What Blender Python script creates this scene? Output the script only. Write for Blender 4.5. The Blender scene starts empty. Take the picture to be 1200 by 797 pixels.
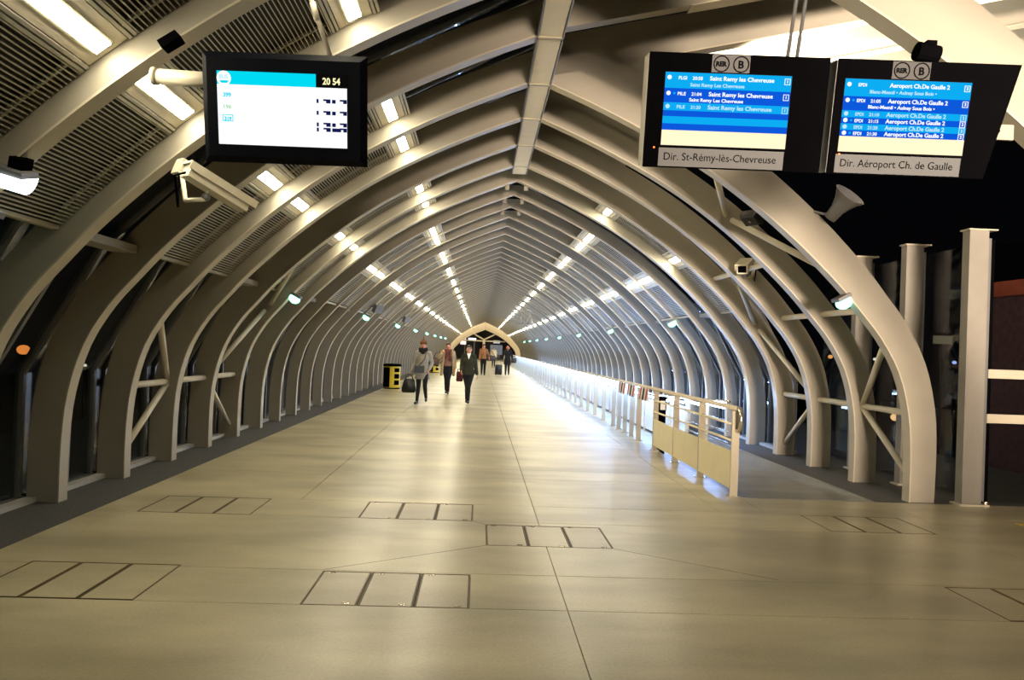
import bpy, bmesh, math, random
from mathutils import Vector, Matrix, Euler

random.seed(7)
scene = bpy.context.scene
COL = scene.collection

# ------------------------------------------------------------------ camera
FPX, EYE = 915.0, 1.55
yc = Vector(((562 - 600) / FPX, -(407 - 398.5) / FPX, -1.0)).normalized()
roll = math.radians(2.2)
zc = Vector((math.sin(roll), math.cos(roll), 0.0))
zc = (zc - yc * zc.dot(yc)).normalized()
xc = yc.cross(zc)
cam_data = bpy.data.cameras.new('camera')
cam_data.sensor_width = 36.0
cam_data.sensor_fit = 'HORIZONTAL'
cam_data.lens = 36.0 * FPX / 1200.0
cam_data.clip_start = 0.05
cam_data.clip_end = 400
cam = bpy.data.objects.new('camera', cam_data)
COL.objects.link(cam)
cam.matrix_world = Matrix.Translation((0, 0, EYE)) @ Matrix((xc, yc, zc)).to_4x4()
scene.camera = cam

# ------------------------------------------------------------------ world, exposure, large lights
world = bpy.data.worlds.new('night_sky')
scene.world = world
world.use_nodes = True
world.node_tree.nodes['Background'].inputs[0].default_value = (0.010, 0.011, 0.014, 1)
world.node_tree.nodes['Background'].inputs[1].default_value = 0.12
scene.view_settings.view_transform = 'Standard'
scene.view_settings.look = 'None'
scene.view_settings.gamma = 1.0
scene.view_settings.exposure = 0.0
LAMP = 55.0            # radiance of the ceiling lamps
STRIP = 74.0          # radiance of the ramp strip lights
WARM = (1.0, 0.89, 0.65)


def area_light(name, loc, target, size, power, color, spread=180):
    d = bpy.data.lights.new(name, 'AREA')
    d.shape = 'RECTANGLE'
    d.size, d.size_y = size
    d.energy = power
    d.color = color
    d.spread = math.radians(spread)
    o = bpy.data.objects.new(name, d)
    COL.objects.link(o)
    o.location = loc
    o.rotation_euler = (Vector(target) - Vector(loc)).to_track_quat('-Z', 'Y').to_euler()
    return o


# lamps of the station hall behind the photographer, towards its right side
area_light('station_hall_lamp', (3.4, -12.0, 2.2), (4.9, 9.0, 4.0), (4.2, 1.8), 440, (1.0, 0.80, 0.62), 30)


def spot_light(name, loc, target, power, color, angle=80, blend=0.6, size=0.08):
    d = bpy.data.lights.new(name, 'SPOT')
    d.energy = power
    d.color = color
    d.spot_size = math.radians(angle)
    d.spot_blend = blend
    d.shadow_soft_size = size
    o = bpy.data.objects.new(name, d)
    COL.objects.link(o)
    o.location = loc
    o.rotation_euler = (Vector(target) - Vector(loc)).to_track_quat('-Z', 'Y').to_euler()
    return o


# ------------------------------------------------------------------ materials
MATS = {}


def nodes_of(name):
    m = bpy.data.materials.new(name)
    m.use_nodes = True
    nt = m.node_tree
    return m, nt, nt.nodes, nt.links


def mat(name, color, rough=0.5, metal=0.0, var=0.08, scale=6.0, spec=0.5, bump=0.0, coat=0.0):
    if name in MATS:
        return MATS[name]
    m, nt, N, L = nodes_of(name)
    b = N['Principled BSDF']
    b.inputs['Roughness'].default_value = rough
    b.inputs['Metallic'].default_value = metal
    b.inputs['Specular IOR Level'].default_value = spec
    b.inputs['Coat Weight'].default_value = coat
    tc = N.new('ShaderNodeTexCoord')
    nz = N.new('ShaderNodeTexNoise')
    nz.inputs['Scale'].default_value = scale
    nz.inputs['Detail'].default_value = 4
    L.new(tc.outputs['Object'], nz.inputs['Vector'])
    rp = N.new('ShaderNodeValToRGB')
    c = Vector(color)
    rp.color_ramp.elements[0].position = 0.3
    rp.color_ramp.elements[1].position = 0.7
    rp.color_ramp.elements[0].color = (*(c * (1 - var)), 1)
    rp.color_ramp.elements[1].color = (*(c * (1 + var)), 1)
    L.new(nz.outputs['Fac'], rp.inputs['Fac'])
    L.new(rp.outputs['Color'], b.inputs['Base Color'])
    if bump:
        bp = N.new('ShaderNodeBump')
        bp.inputs['Strength'].default_value = bump
        bp.inputs['Distance'].default_value = 0.01
        L.new(nz.outputs['Fac'], bp.inputs['Height'])
        L.new(bp.outputs['Normal'], b.inputs['Normal'])
    MATS[name] = m
    return m


def emit(name, color, strength):
    if name in MATS:
        return MATS[name]
    m, nt, N, L = nodes_of(name)
    N.remove(N['Principled BSDF'])
    e = N.new('ShaderNodeEmission')
    e.inputs['Color'].default_value = (*color, 1)
    e.inputs['Strength'].default_value = strength
    L.new(e.outputs[0], N['Material Output'].inputs['Surface'])
    MATS[name] = m
    return m


def glass(name, tint=(0.75, 0.8, 0.82), ior=1.5):
    if name in MATS:
        return MATS[name]
    m, nt, N, L = nodes_of(name)
    N.remove(N['Principled BSDF'])
    t = N.new('ShaderNodeBsdfTransparent')
    t.inputs['Color'].default_value = (*tint, 1)
    g = N.new('ShaderNodeBsdfGlossy')
    g.inputs['Roughness'].default_value = 0.015
    g.inputs['Color'].default_value = (0.9, 0.9, 0.9, 1)
    lw = N.new('ShaderNodeLayerWeight')
    lw.inputs['Blend'].default_value = 0.5
    pw = N.new('ShaderNodeMath')
    pw.operation = 'POWER'
    pw.inputs[1].default_value = 5.0
    L.new(lw.outputs['Facing'], pw.inputs[0])
    fr = N.new('ShaderNodeMath')
    fr.operation = 'MULTIPLY_ADD'
    fr.inputs[1].default_value = 0.95
    fr.inputs[2].default_value = ((ior - 1) / (ior + 1)) ** 2
    L.new(pw.outputs[0], fr.inputs[0])
    mx = N.new('ShaderNodeMixShader')
    L.new(fr.outputs[0], mx.inputs['Fac'])
    L.new(t.outputs[0], mx.inputs[1])
    L.new(g.outputs[0], mx.inputs[2])
    L.new(mx.outputs[0], N['Material Output'].inputs['Surface'])
    MATS[name] = m
    return m


def concrete(name, c0, c1, r0=0.285, r1=0.40, coat=0.0):
    """polished concrete with cloudy stains, fine grain and uneven gloss"""
    if name in MATS:
        return MATS[name]
    m, nt, N, L = nodes_of(name)
    b = N['Principled BSDF']
    b.inputs['Coat Weight'].default_value = coat
    b.inputs['Coat Roughness'].default_value = 0.24
    geo = N.new('ShaderNodeNewGeometry')
    n1 = N.new('ShaderNodeTexNoise')
    n1.inputs['Scale'].default_value = 0.55
    n1.inputs['Detail'].default_value = 4
    n1.inputs['Roughness'].default_value = 0.5
    mp = N.new('ShaderNodeMapping')
    mp.inputs['Scale'].default_value = (1.0, 2.2, 1.0)
    L.new(geo.outputs['Position'], mp.inputs['Vector'])
    L.new(mp.outputs[0], n1.inputs['Vector'])
    n2 = N.new('ShaderNodeTexNoise')
    n2.inputs['Scale'].default_value = 55
    n2.inputs['Detail'].default_value = 3
    L.new(geo.outputs['Position'], n2.inputs['Vector'])
    rp = N.new('ShaderNodeValToRGB')
    rp.color_ramp.elements[0].position = 0.28
    rp.color_ramp.elements[1].position = 0.72
    rp.color_ramp.interpolation = 'EASE'
    rp.color_ramp.elements[0].color = (*c0, 1)
    rp.color_ramp.elements[1].color = (*c1, 1)
    L.new(n1.outputs['Fac'], rp.inputs['Fac'])
    mx = N.new('ShaderNodeMix')
    mx.data_type = 'RGBA'
    mx.blend_type = 'MULTIPLY'
    mx.inputs['Factor'].default_value = 0.35
    L.new(rp.outputs['Color'], mx.inputs['A'])
    L.new(n2.outputs['Fac'], mx.inputs['B'])
    L.new(mx.outputs['Result'], b.inputs['Base Color'])
    mr = N.new('ShaderNodeMapRange')
    mr.inputs['From Min'].default_value = 0.05
    mr.inputs['From Max'].default_value = 0.95
    mr.inputs['To Min'].default_value = r1
    mr.inputs['To Max'].default_value = r0
    n3 = N.new('ShaderNodeTexNoise')
    n3.inputs['Scale'].default_value = 1.1
    n3.inputs['Detail'].default_value = 2
    L.new(mp.outputs[0], n3.inputs['Vector'])
    L.new(n3.outputs['Fac'], mr.inputs['Value'])
    L.new(mr.outputs['Result'], b.inputs['Roughness'])
    MATS[name] = m
    return m


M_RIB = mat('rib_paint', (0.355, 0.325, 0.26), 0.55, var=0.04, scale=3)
M_FLANGE = mat('lit_flange_paint', (0.53, 0.48, 0.365), 0.42, var=0.03)  # paler than the ribs: the light on their inner edges is painted in
M_CREAM = mat('cream_paint', (0.70, 0.64, 0.50), 0.4, var=0.03)
M_BEAM = mat('ridge_beam_paint', (0.86, 0.77, 0.57), 0.45, var=0.03)
M_SLAT = mat('slat_metal', (0.60, 0.58, 0.50), 0.4, metal=0.1, var=0.05)
M_BACK = mat('panel_backing', (0.035, 0.033, 0.03), 0.8, var=0.2)
M_FRAME = mat('window_frame_grey', (0.20, 0.20, 0.20), 0.4, metal=0.3, var=0.05)
M_SILL = mat('sill_light', (0.55, 0.54, 0.5), 0.4, var=0.05)
M_BLACK = mat('black_plastic', (0.0025, 0.0025, 0.003), 0.6, var=0.1, spec=0.0)
M_BEZEL = mat('bezel_plastic', (0.005, 0.006, 0.010), 0.5, var=0.1, spec=0.06)
M_DARK = mat('joint_dark', (0.025, 0.022, 0.018), 0.8, var=0.2)
M_CARPET = mat('dark_floor_strip', (0.075, 0.074, 0.072), 0.85, var=0.35, scale=40, bump=0.3)
M_STEEL = mat('brushed_steel', (0.62, 0.58, 0.50), 0.25, metal=0.9, var=0.06)
M_GREY = mat('grey_metal', (0.17, 0.17, 0.175), 0.45, metal=0.2, var=0.06)
M_PLATE = mat('grey_label_plate', (0.075, 0.08, 0.083), 0.5, var=0.02)
M_LOGO = mat('logo_plate', (0.022, 0.022, 0.023), 0.5, var=0.03)
M_INK = mat('ink', (0.004, 0.004, 0.005), 0.7, var=0.05, spec=0.05)
M_FLOOD = mat('floodlight_black', (0.012, 0.012, 0.013), 0.45, var=0.1, spec=0.3)
M_GLASS = glass('window_glass')
M_GLASS2 = glass('screen_glass', (0.80, 0.82, 0.83), 1.45)
M_LAMP = emit('lamp_diffuser', WARM, LAMP)
M_STRIP = emit('strip_light', (0.28, 0.49, 1.0), STRIP)
M_SLAB = concrete('floor_concrete', (0.43, 0.38, 0.24), (0.74, 0.66, 0.425), coat=0.22)
M_HATCH = concrete('hatch_concrete', (0.44, 0.385, 0.26), (0.66, 0.58, 0.40), 0.3, 0.45, coat=0.2)
M_RAMP = concrete('ramp_concrete', (0.30, 0.29, 0.26), (0.42, 0.41, 0.37), 0.3, 0.5)
M_CAMERA = mat('camera_housing', (0.78, 0.72, 0.56), 0.45, var=0.04)
M_WHITEPANEL = mat('white_panel', (0.82, 0.84, 0.86), 0.35, var=0.02)
M_BOARD = mat('beige_board', (0.92, 0.81, 0.53), 0.4, var=0.03)
M_YELLOW = mat('yellow_paint', (0.75, 0.55, 0.02), 0.4, var=0.05)
M_RED = mat('red_paint', (0.5, 0.03, 0.03), 0.5, var=0.05)
M_WHITE = mat('white_paint', (0.8, 0.8, 0.78), 0.45, var=0.03)


# ------------------------------------------------------------------ mesh helpers
class MB:
    def __init__(self):
        self.bm = bmesh.new()

    def box(self, lo, hi, mtx=None):
        x0, y0, z0 = lo
        x1, y1, z1 = hi
        vs = [self.bm.verts.new(p) for p in ((x0, y0, z0), (x1, y0, z0), (x1, y1, z0), (x0, y1, z0),
                                             (x0, y0, z1), (x1, y0, z1), (x1, y1, z1), (x0, y1, z1))]
        for f in ((3, 2, 1, 0), (4, 5, 6, 7), (0, 1, 5, 4), (1, 2, 6, 5), (2, 3, 7, 6), (3, 0, 4, 7)):
            self.bm.faces.new([vs[i] for i in f])
        if mtx:
            bmesh.ops.transform(self.bm, matrix=mtx, verts=vs)
        return self

    def cbox(self, c, s, mtx=None):
        return self.box([c[i] - s[i] / 2 for i in range(3)], [c[i] + s[i] / 2 for i in range(3)], mtx)

    def tube(self, pts, r, n=10, caps=True, r2=None):
        """round bar through the points; r may be a list"""
        pts = [Vector(p) for p in pts]
        rs = r if isinstance(r, (list, tuple)) else [r] * len(pts)
        rings = []
        up = None
        for i, p in enumerate(pts):
            d = (pts[min(i + 1, len(pts) - 1)] - pts[max(i - 1, 0)]).normalized()
            if up is None:
                up = Vector((0, 0, 1)) if abs(d.z) < 0.9 else Vector((1, 0, 0))
            u = (up - d * up.dot(d)).normalized()
            v = d.cross(u)
            up = u
            rings.append([self.bm.verts.new(p + (u * math.cos(a) + v * math.sin(a)) * rs[i])
                          for a in [2 * math.pi * k / n for k in range(n)]])
        for a, b in zip(rings, rings[1:]):
            for k in range(n):
                self.bm.faces.new((a[k], a[(k + 1) % n], b[(k + 1) % n], b[k]))
        if caps:
            self.bm.faces.new(rings[0][::-1])
            self.bm.faces.new(rings[-1])
        return self

    def poly_extrude(self, pts, vec):
        """closed polygon (3-D points) pushed along vec"""
        vec = Vector(vec)
        a = [self.bm.verts.new(p) for p in pts]
        b = [self.bm.verts.new(Vector(p) + vec) for p in pts]
        self.bm.faces.new(a)
        self.bm.faces.new(b[::-1])
        n = len(pts)
        for i in range(n):
            self.bm.faces.new((a[(i + 1) % n], a[i], b[i], b[(i + 1) % n]))
        return self

    def strip_solid(self, A, B, dy):
        """solid between two polylines (lists of (x,z)), thick dy in y from y=0"""
        n = len(A)
        r = []
        for y in (0.0, dy):
            r.append(([self.bm.verts.new((p[0], y, p[1])) for p in A], [self.bm.verts.new((p[0], y, p[1])) for p in B]))
        (a0, b0), (a1, b1) = r
        for i in range(n - 1):
            self.bm.faces.new((a0[i], a0[i + 1], b0[i + 1], b0[i]))
            self.bm.faces.new((a1[i + 1], a1[i], b1[i], b1[i + 1]))
            self.bm.faces.new((a0[i + 1], a0[i], a1[i], a1[i + 1]))
            self.bm.faces.new((b0[i], b0[i + 1], b1[i + 1], b1[i]))
        self.bm.faces.new((a0[0], b0[0], b1[0], a1[0]))
        self.bm.faces.new((a0[-1], a1[-1], b1[-1], b0[-1]))
        return self

    def ellipsoid(self, c, r, n=12, mtx=None):
        m = Matrix.Translation(c) @ (mtx or Matrix()) @ Matrix.Diagonal((r[0], r[1], r[2], 1))
        bmesh.ops.create_uvsphere(self.bm, u_segments=n, v_segments=max(6, n * 2 // 3), radius=1, matrix=m)
        return self

    def cap(self, p0, p1, r0, r1, n=10):
        """tapered limb with round ends"""
        self.ellipsoid(p0, (r0,) * 3, n)
        self.ellipsoid(p1, (r1,) * 3, n)
        return self.tube([p0, p1], [r0, r1], n)

    def lathe(self, prof, n=24, mtx=None):
        rings = []
        allv = []
        for r, z in prof:
            ring = [self.bm.verts.new((r * math.cos(2 * math.pi * k / n), r * math.sin(2 * math.pi * k / n), z)) for k in range(n)]
            rings.append(ring)
            allv += ring
        for a, b in zip(rings, rings[1:]):
            for k in range(n):
                self.bm.faces.new((a[k], a[(k + 1) % n], b[(k + 1) % n], b[k]))
        self.bm.faces.new(rings[0][::-1])
        self.bm.faces.new(rings[-1])
        if mtx:
            bmesh.ops.transform(self.bm, matrix=mtx, verts=allv)
        return self

    def mesh(self, name, m, smooth=False):
        bmesh.ops.recalc_face_normals(self.bm, faces=self.bm.faces[:])
        me = bpy.data.meshes.new(name)
        self.bm.to_mesh(me)
        self.bm.free()
        if m:
            me.materials.append(m)
        if smooth:
            me.polygons.foreach_set('use_smooth', [True] * len(me.polygons))
        return me

    def build(self, name, m, parent=None, loc=None, smooth=False):
        return place(name, self.mesh(name, m, smooth), parent, loc)


def place(name, me, parent=None, loc=None, rot=None):
    o = bpy.data.objects.new(name, me)
    COL.objects.link(o)
    if parent:
        o.parent = parent
    if loc is not None:
        o.location = loc
    if rot is not None:
        o.rotation_euler = rot
    return o


def tag(o, label=None, cat=None, group=None, kind=None):
    if label:
        o['label'] = label
    if cat:
        o['category'] = cat
    if group:
        o['group'] = group
    if kind:
        o['kind'] = kind
    return o


def thing(name, label, cat, loc=(0, 0, 0), rot=(0, 0, 0), group=None):
    o = bpy.data.objects.new(name, None)
    o.empty_display_size = 0.1
    COL.objects.link(o)
    o.location = loc
    o.rotation_euler = rot
    return tag(o, label, cat, group)


ONES = ['zeroth', 'first', 'second', 'third', 'fourth', 'fifth', 'sixth', 'seventh', 'eighth', 'ninth', 'tenth', 'eleventh',
        'twelfth', 'thirteenth', 'fourteenth', 'fifteenth', 'sixteenth', 'seventeenth', 'eighteenth', 'nineteenth']
TENS = {2: ('twentieth', 'twenty'), 3: ('thirtieth', 'thirty'), 4: ('fortieth', 'forty'), 5: ('fiftieth', 'fifty'),
        6: ('sixtieth', 'sixty'), 7: ('seventieth', 'seventy')}


def nth(n):
    if n < 20:
        return ONES[n]
    return TENS[n // 10][0] if n % 10 == 0 else TENS[n // 10][1] + '-' + ONES[n % 10]


def text_mesh(s, size, width=None, align='LEFT', bold=0.0, depth=0.0008):
    cu = bpy.data.curves.new('lettering', 'FONT')
    cu.body = s
    cu.size = size
    cu.offset = bold
    cu.extrude = depth
    cu.resolution_u = 3
    to = bpy.data.objects.new('lettering_source', cu)
    COL.objects.link(to)
    dg = bpy.context.evaluated_depsgraph_get()
    me = bpy.data.meshes.new_from_object(to.evaluated_get(dg))
    bpy.data.objects.remove(to)
    bpy.data.curves.remove(cu)
    xs = [v.co.x for v in me.vertices]
    x0, x1 = min(xs), max(xs)
    k = 1.0 if not width else width / (x1 - x0)
    off = {'LEFT': x0, 'CENTER': (x0 + x1) / 2, 'RIGHT': x1}[align]
    for v in me.vertices:
        x, y, z = v.co
        v.co = ((x - off) * k, -z, y)
    me.update()
    return me


def lettering(parent, s, x, y, z, size, m, width=None, align='LEFT', bold=0.0):
    me = text_mesh(s, size, width, align, bold)
    me.materials.clear()
    me.materials.append(m)
    return place('lettering', me, parent, (x, y, z))


# ------------------------------------------------------------------ tunnel geometry
CX = 0.55                 # the ridge line of the tunnel
PITCH = 1.30
Y1 = 7.25                 # front face of rib number one
THICK = 0.13
LAST = 66


def rib_y(k):
    return Y1 + PITCH * (k - 1)


ctrl = [(4.31, -0.02), (4.31, 0.55), (4.27, 1.0), (4.15, 1.44), (3.94, 1.81), (3.70, 2.10), (3.5, 2.33), (3.27, 2.56),
        (3.0, 2.81), (2.68, 3.08), (2.35, 3.33), (1.98, 3.58), (1.55, 3.83), (1.08, 4.07), (0.55, 4.31), (0.0, 4.53)]


def catmull(P, sub=3):
    out = []
    for i in range(len(P) - 1):
        p0 = P[max(i - 1, 0)]
        p1, p2 = P[i], P[i + 1]
        p3 = P[min(i + 2, len(P) - 1)]
        for j in range(sub):
            t = j / sub
            out.append(tuple(0.5 * (2 * b + (c - a) * t + (2 * a - 5 * b + 4 * c - d) * t * t + (3 * b - a - 3 * c + d) * t ** 3)
                             for a, b, c, d in zip(p0, p1, p2, p3)))
    out.append(P[-1])
    return out


INNER = catmull(ctrl)
NI = len(INNER)


def normals(P):
    out = []
    for i in range(len(P)):
        a, b = Vector(P[max(i - 1, 0)]), Vector(P[min(i + 1, len(P) - 1)])
        d = (b - a).normalized()
        out.append(Vector((d.y, -d.x)))       # outward
    return out


NRM = normals(INNER)


def offset(w0, w1=None):
    """inner profile moved outward by w0 at the foot to w1 at the ridge"""
    w1 = w0 if w1 is None else w1
    R = []
    for i, (p, n) in enumerate(zip(INNER, NRM)):
        t = i / (NI - 1)
        w = w0 + (w1 - w0) * min(1.0, t * 1.25)
        q = Vector(p) + n * w
        if p[1] <= 0.02:
            q.y = p[1]
        R.append((q.x, q.y))
    last = Vector(INNER[-1]) + NRM[-1] * w1
    R[-1] = (0.0, last.y + abs(last.x) * 0.46 if last.x > 0 else last.y)
    R[-1] = (0.0, INNER[-1][1] + w1 / max(0.5, NRM[-1].y))
    return R


OUTER = offset(0.28, 0.31)
OUTER_WIDE = offset(0.28, 0.43)
OUTER_SLIM = offset(0.20, 0.20)


def side(P, s):
    return [(s * x, z) for x, z in P]


def sub_profile(P, zmin, smin):
    return [p for p in P if p[1] >= zmin and p[0] >= smin]


def point_at(P, smax=None, z=None):
    """interpolate on a profile at lateral distance smax or at height z"""
    for a, b in zip(P, P[1:]):
        if smax is not None and (a[0] >= smax >= b[0]):
            t = (a[0] - smax) / max(1e-6, a[0] - b[0])
            return (smax, a[1] + (b[1] - a[1]) * t)
        if z is not None and a[1] <= z <= b[1]:
            t = (z - a[1]) / max(1e-6, b[1] - a[1])
            return (a[0] + (b[0] - a[0]) * t, z)
    return P[-1]


# ------------------------------------------------------------------ floor
floor = place('floor', None)
tag(floor, 'polished concrete footbridge floor in large slabs', None, None, 'structure')
MB().box((-7, -7, -0.30), (2.92, 110, -0.022)).build('floor_bed', M_DARK, floor)
MB().box((2.92, -7, -0.30), (12, 8.52, -0.022)).build('floor_bed', M_DARK, floor)

hatch_rects = []      # (x0, y0, x1, y1) of every cover
for (x0, x1, y0, y1) in ((-1.0, 0.0, 4.65, 5.34), (-2.95, -1.96, 4.66, 5.40), (-1.02, 0.0, 6.98, 7.71), (-2.95, -1.96, 6.98, 7.71),
                         (0.11, 1.12, 6.14, 6.86), (3.25, 4.24, 6.98, 7.67), (3.30, 4.30, 4.66, 5.34)):
    hatch_rects.append((x0, y0, x1, y1))


def subtract(rs, h):
    out = []
    for (a, b, c, d) in rs:
        x0, y0, x1, y1 = max(a, h[0]), max(b, h[1]), min(c, h[2]), min(d, h[3])
        if x0 >= x1 or y0 >= y1:
            out.append((a, b, c, d))
            continue
        if a < x0:
            out.append((a, b, x0, d))
        if x1 < c:
            out.append((x1, b, c, d))
        if b < y0:
            out.append((x0, b, x1, y0))
        if y1 < d:
            out.append((x0, y1, x1, d))
    return out


rows = [-6.5, -2.35, 0.0, 2.32, 3.0, 4.65, 5.36, 6.98, 7.71, 9.3, 10.02]
y = 12.4
while y < 100:
    rows.append(y)
    y += 4.7
cols_main = [-3.32, -1.68, 0.585, 2.45, 2.92]
cols_near = [-3.32, 0.585, 4.49, 8.0]
G = 0.003
for i in range(len(rows) - 1):
    cols = cols_near if rows[i + 1] <= 7.8 else cols_main
    for j in range(len(cols) - 1):
        rect = (cols[j] + G, rows[i] + G, cols[j + 1] - G, rows[i + 1] - G)
        rs = [rect]
        for h in hatch_rects:
            rs = subtract(rs, h)
        mb = MB()
        for (a, b, c, d) in rs:
            if c - a > 0.01 and d - b > 0.01:
                mb.box((a, b, -0.02), (c, d, 0.0))
        mb.build('floor_slab', M_SLAB, floor)
for (a, b) in ((2.92 + G, 4.49 - G), (4.49 + G, 8.0)):       # last slabs before the ramp
    MB().box((a, 7.71 + G, -0.02), (b, 8.50, 0.0)).build('floor_slab', M_SLAB, floor)

for (a, b) in (((-1.0, 5.37), (0.11, 6.14)), ((1.12, 6.14), (2.15, 5.40)), ((0.11, 6.87), (0.0, 6.97))):
    a, b = Vector((a[0], a[1], 0.0)), Vector((b[0], b[1], 0.0))
    n = Vector((-(b - a).y, (b - a).x, 0)).normalized() * 0.002
    MB().poly_extrude([a - n, b - n, b + n, a + n], (0, 0, 0.0006)).build('joint_seal', M_DARK, floor)
mj = mat('hatch_frame_brown', (0.16, 0.115, 0.055), 0.5, metal=0.3, var=0.2)
place_words = ['near centre left of the middle joint', 'near left edge close to the photographer', 'second row, left of the middle joint',
               'second row, by the left edge', 'straddling the middle floor joint', 'right of the railing end',
               'at the near right side']
for gi, (x0, y0, x1, y1) in enumerate(hatch_rects):
    w = (x1 - x0) / 3
    for k, pos in enumerate(('left', 'middle', 'right')):
        a = x0 + k * w
        t = thing('floor_hatch', pos + ' concrete floor hatch of three, ' + place_words[gi], 'floor hatch',
                  (a + w / 2, (y0 + y1) / 2, 0), group='floor hatches')
        hx, hy = w / 2, (y1 - y0) / 2
        fr = MB()
        for (p, q) in (((-hx + .004, -hy + .003), (-hx + .012, hy - .003)), ((hx - .012, -hy + .003), (hx - .004, hy - .003)),
                       ((-hx + .012, -hy + .003), (hx - .012, -hy + .011)), ((-hx + .012, hy - .011), (hx - .012, hy - .003))):
            fr.box((p[0], p[1], -0.02), (q[0], q[1], 0.001))
        fr.build('frame', mj, t)
        worn = gi in (0, 2, 4)
        MB().box((-hx + .016, -hy + .015, -0.02), (hx - .016, hy - .015, -0.001)).build('cover', M_HATCH if worn else M_SLAB, t)
        if worn:
            for (sx, sy) in ((-1, 1), (1, -1)):
                MB().box((sx * (hx - .07) - .022, sy * (hy - .035) - .01, -0.002), (sx * (hx - .07) + .022, sy * (hy - .035) + .01, 0.0015)
                         ).build('lifting_socket', M_STEEL, t)

# dark strips beside the walkway, plinth under the right ribs, ramp
tag(MB().box((-7.0, -6, -0.02), (-3.32, 94, 0.0)).build('trim_1', M_CARPET), 'dark grey strip of floor under the left ribs', None, None, 'structure')
tag(MB().box((4.45, 8.52, -0.55), (8.0, 94, 0.0)).build('trim_2', M_CARPET), 'dark plinth under the right ribs beside the ramp', None, None, 'structure')
tag(MB().box((4.39, 8.52, -0.55), (4.45, 94, 0.0)).build('trim_3', M_RAMP), 'concrete kerb along the plinth beside the ramp', None, None, 'structure')
RAMP0, RAMP1, DROP = 8.52, 18.0, 0.37


def ramp_z(y):
    return -DROP * max(0.0, min(1.0, (y - RAMP0) / (RAMP1 - RAMP0)))


rm = MB()
rm.poly_extrude([(2.92, RAMP0, 0.0), (2.92, RAMP1, -DROP), (2.92, 94, -DROP), (2.92, 94, -0.6), (2.92, RAMP0, -0.6)], (1.47, 0, 0))
tag(rm.build('ramp', M_RAMP), 'concrete ramp descending behind the railing', None, None, 'structure')
mk = MB().cbox((5.52, 7.52, 0.002), (0.28, 0.09, 0.004)).build('floor_marking', M_YELLOW)
tag(mk, 'yellow painted dash on the floor at the far right', 'marking')

# ------------------------------------------------------------------ ribs
rib_cache = {}


def arm_low(s):
    return 4.54 + 0.235 * s


def rib_meshes(kind):
    if kind in rib_cache:
        return rib_cache[kind]
    web, fl = MB(), MB()
    IN2 = offset(0.0)
    TH = 0.085 if kind == 'slim' else THICK
    FL0, FL1 = offset(-0.010), offset(0.004)
    sides = {'full': (-1, 1), 'slim': (-1, 1), 'full_arm': (-1, 1), 'wide_arm': (-1, 1), 'left_arm': (-1,), 'left': (-1,)}[kind]
    for s in sides:
        web.strip_solid(side(IN2, s), side({'slim': OUTER_SLIM, 'wide_arm': OUTER_WIDE}.get(kind, OUTER) if s > 0 or kind == 'slim' else OUTER, s), TH)
        fl.strip_solid(side(FL0, s), side(FL1, s), TH + 0.02)
    if 'arm' in kind:
        n = 14
        ss = [i * 8.6 / (n - 1) for i in range(n)]
        low = [(q, arm_low(q)) for q in ss]
        top = [(q, arm_low(q) + 0.44) for q in ss]
        web.strip_solid(low, top, THICK)
        q = [s for s in ss if s > 0.9]
        fl.strip_solid([(s, arm_low(s) - 0.012) for s in q], [(s, arm_low(s) + 0.002) for s in q], THICK + 0.05)
        if kind in ('full_arm', 'wide_arm'):     # gusset between the arch and its rising arm
            g = [0.05 + i * 1.40 / 8 for i in range(9)]
            web.strip_solid([(s, point_at(OUTER, smax=s)[1] - 0.05) for s in g], [(s, arm_low(s) + 0.02) for s in g], THICK - 0.004)
            pass
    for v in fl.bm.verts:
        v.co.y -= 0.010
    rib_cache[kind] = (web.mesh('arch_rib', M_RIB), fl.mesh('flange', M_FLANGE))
    return rib_cache[kind]


def rib_kind(k):
    if k < -1:
        return 'left'
    if k in (0, 1):
        return 'left_arm'
    if k in (-1, 2):
        return 'wide_arm'
    if k in (3, 4):
        return 'full_arm'
    return 'full' if k < 7 else 'slim'


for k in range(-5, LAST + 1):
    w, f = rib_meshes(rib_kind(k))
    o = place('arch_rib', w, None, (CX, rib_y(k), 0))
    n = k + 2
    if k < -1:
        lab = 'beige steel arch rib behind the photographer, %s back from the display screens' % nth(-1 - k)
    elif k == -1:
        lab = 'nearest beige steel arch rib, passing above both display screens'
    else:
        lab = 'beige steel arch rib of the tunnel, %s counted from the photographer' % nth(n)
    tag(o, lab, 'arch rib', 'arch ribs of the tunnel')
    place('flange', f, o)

# ridge beam made of box sections between the first ribs
rb = thing('ridge_beam', 'pale cream box beam along the ridge of the nearest ribs', 'beam', (CX, 0, 4.50))
for k in range(-5, 6):
    y0, y1 = rib_y(k), rib_y(k + 1)
    if k == 5:
        y1 = y0 + 0.55
    MB().box((-0.105, y0 + 0.05, -0.035), (0.105, y1 - 0.03 if k < 5 else y1, 0.05)).build('beam_section', M_BEAM, rb)
    MB().box((-0.112, y0 - 0.03, -0.045), (0.112, y0 + 0.015, 0.04)).build('tie_plate', M_FLANGE, rb)
    for s in (-1, 1):
        MB().box((s * 0.118 - 0.006, y0 + 0.05, -0.05), (s * 0.118 + 0.006, y1 - 0.03, 0.05)).build('edge_strip', M_FRAME, rb)

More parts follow.
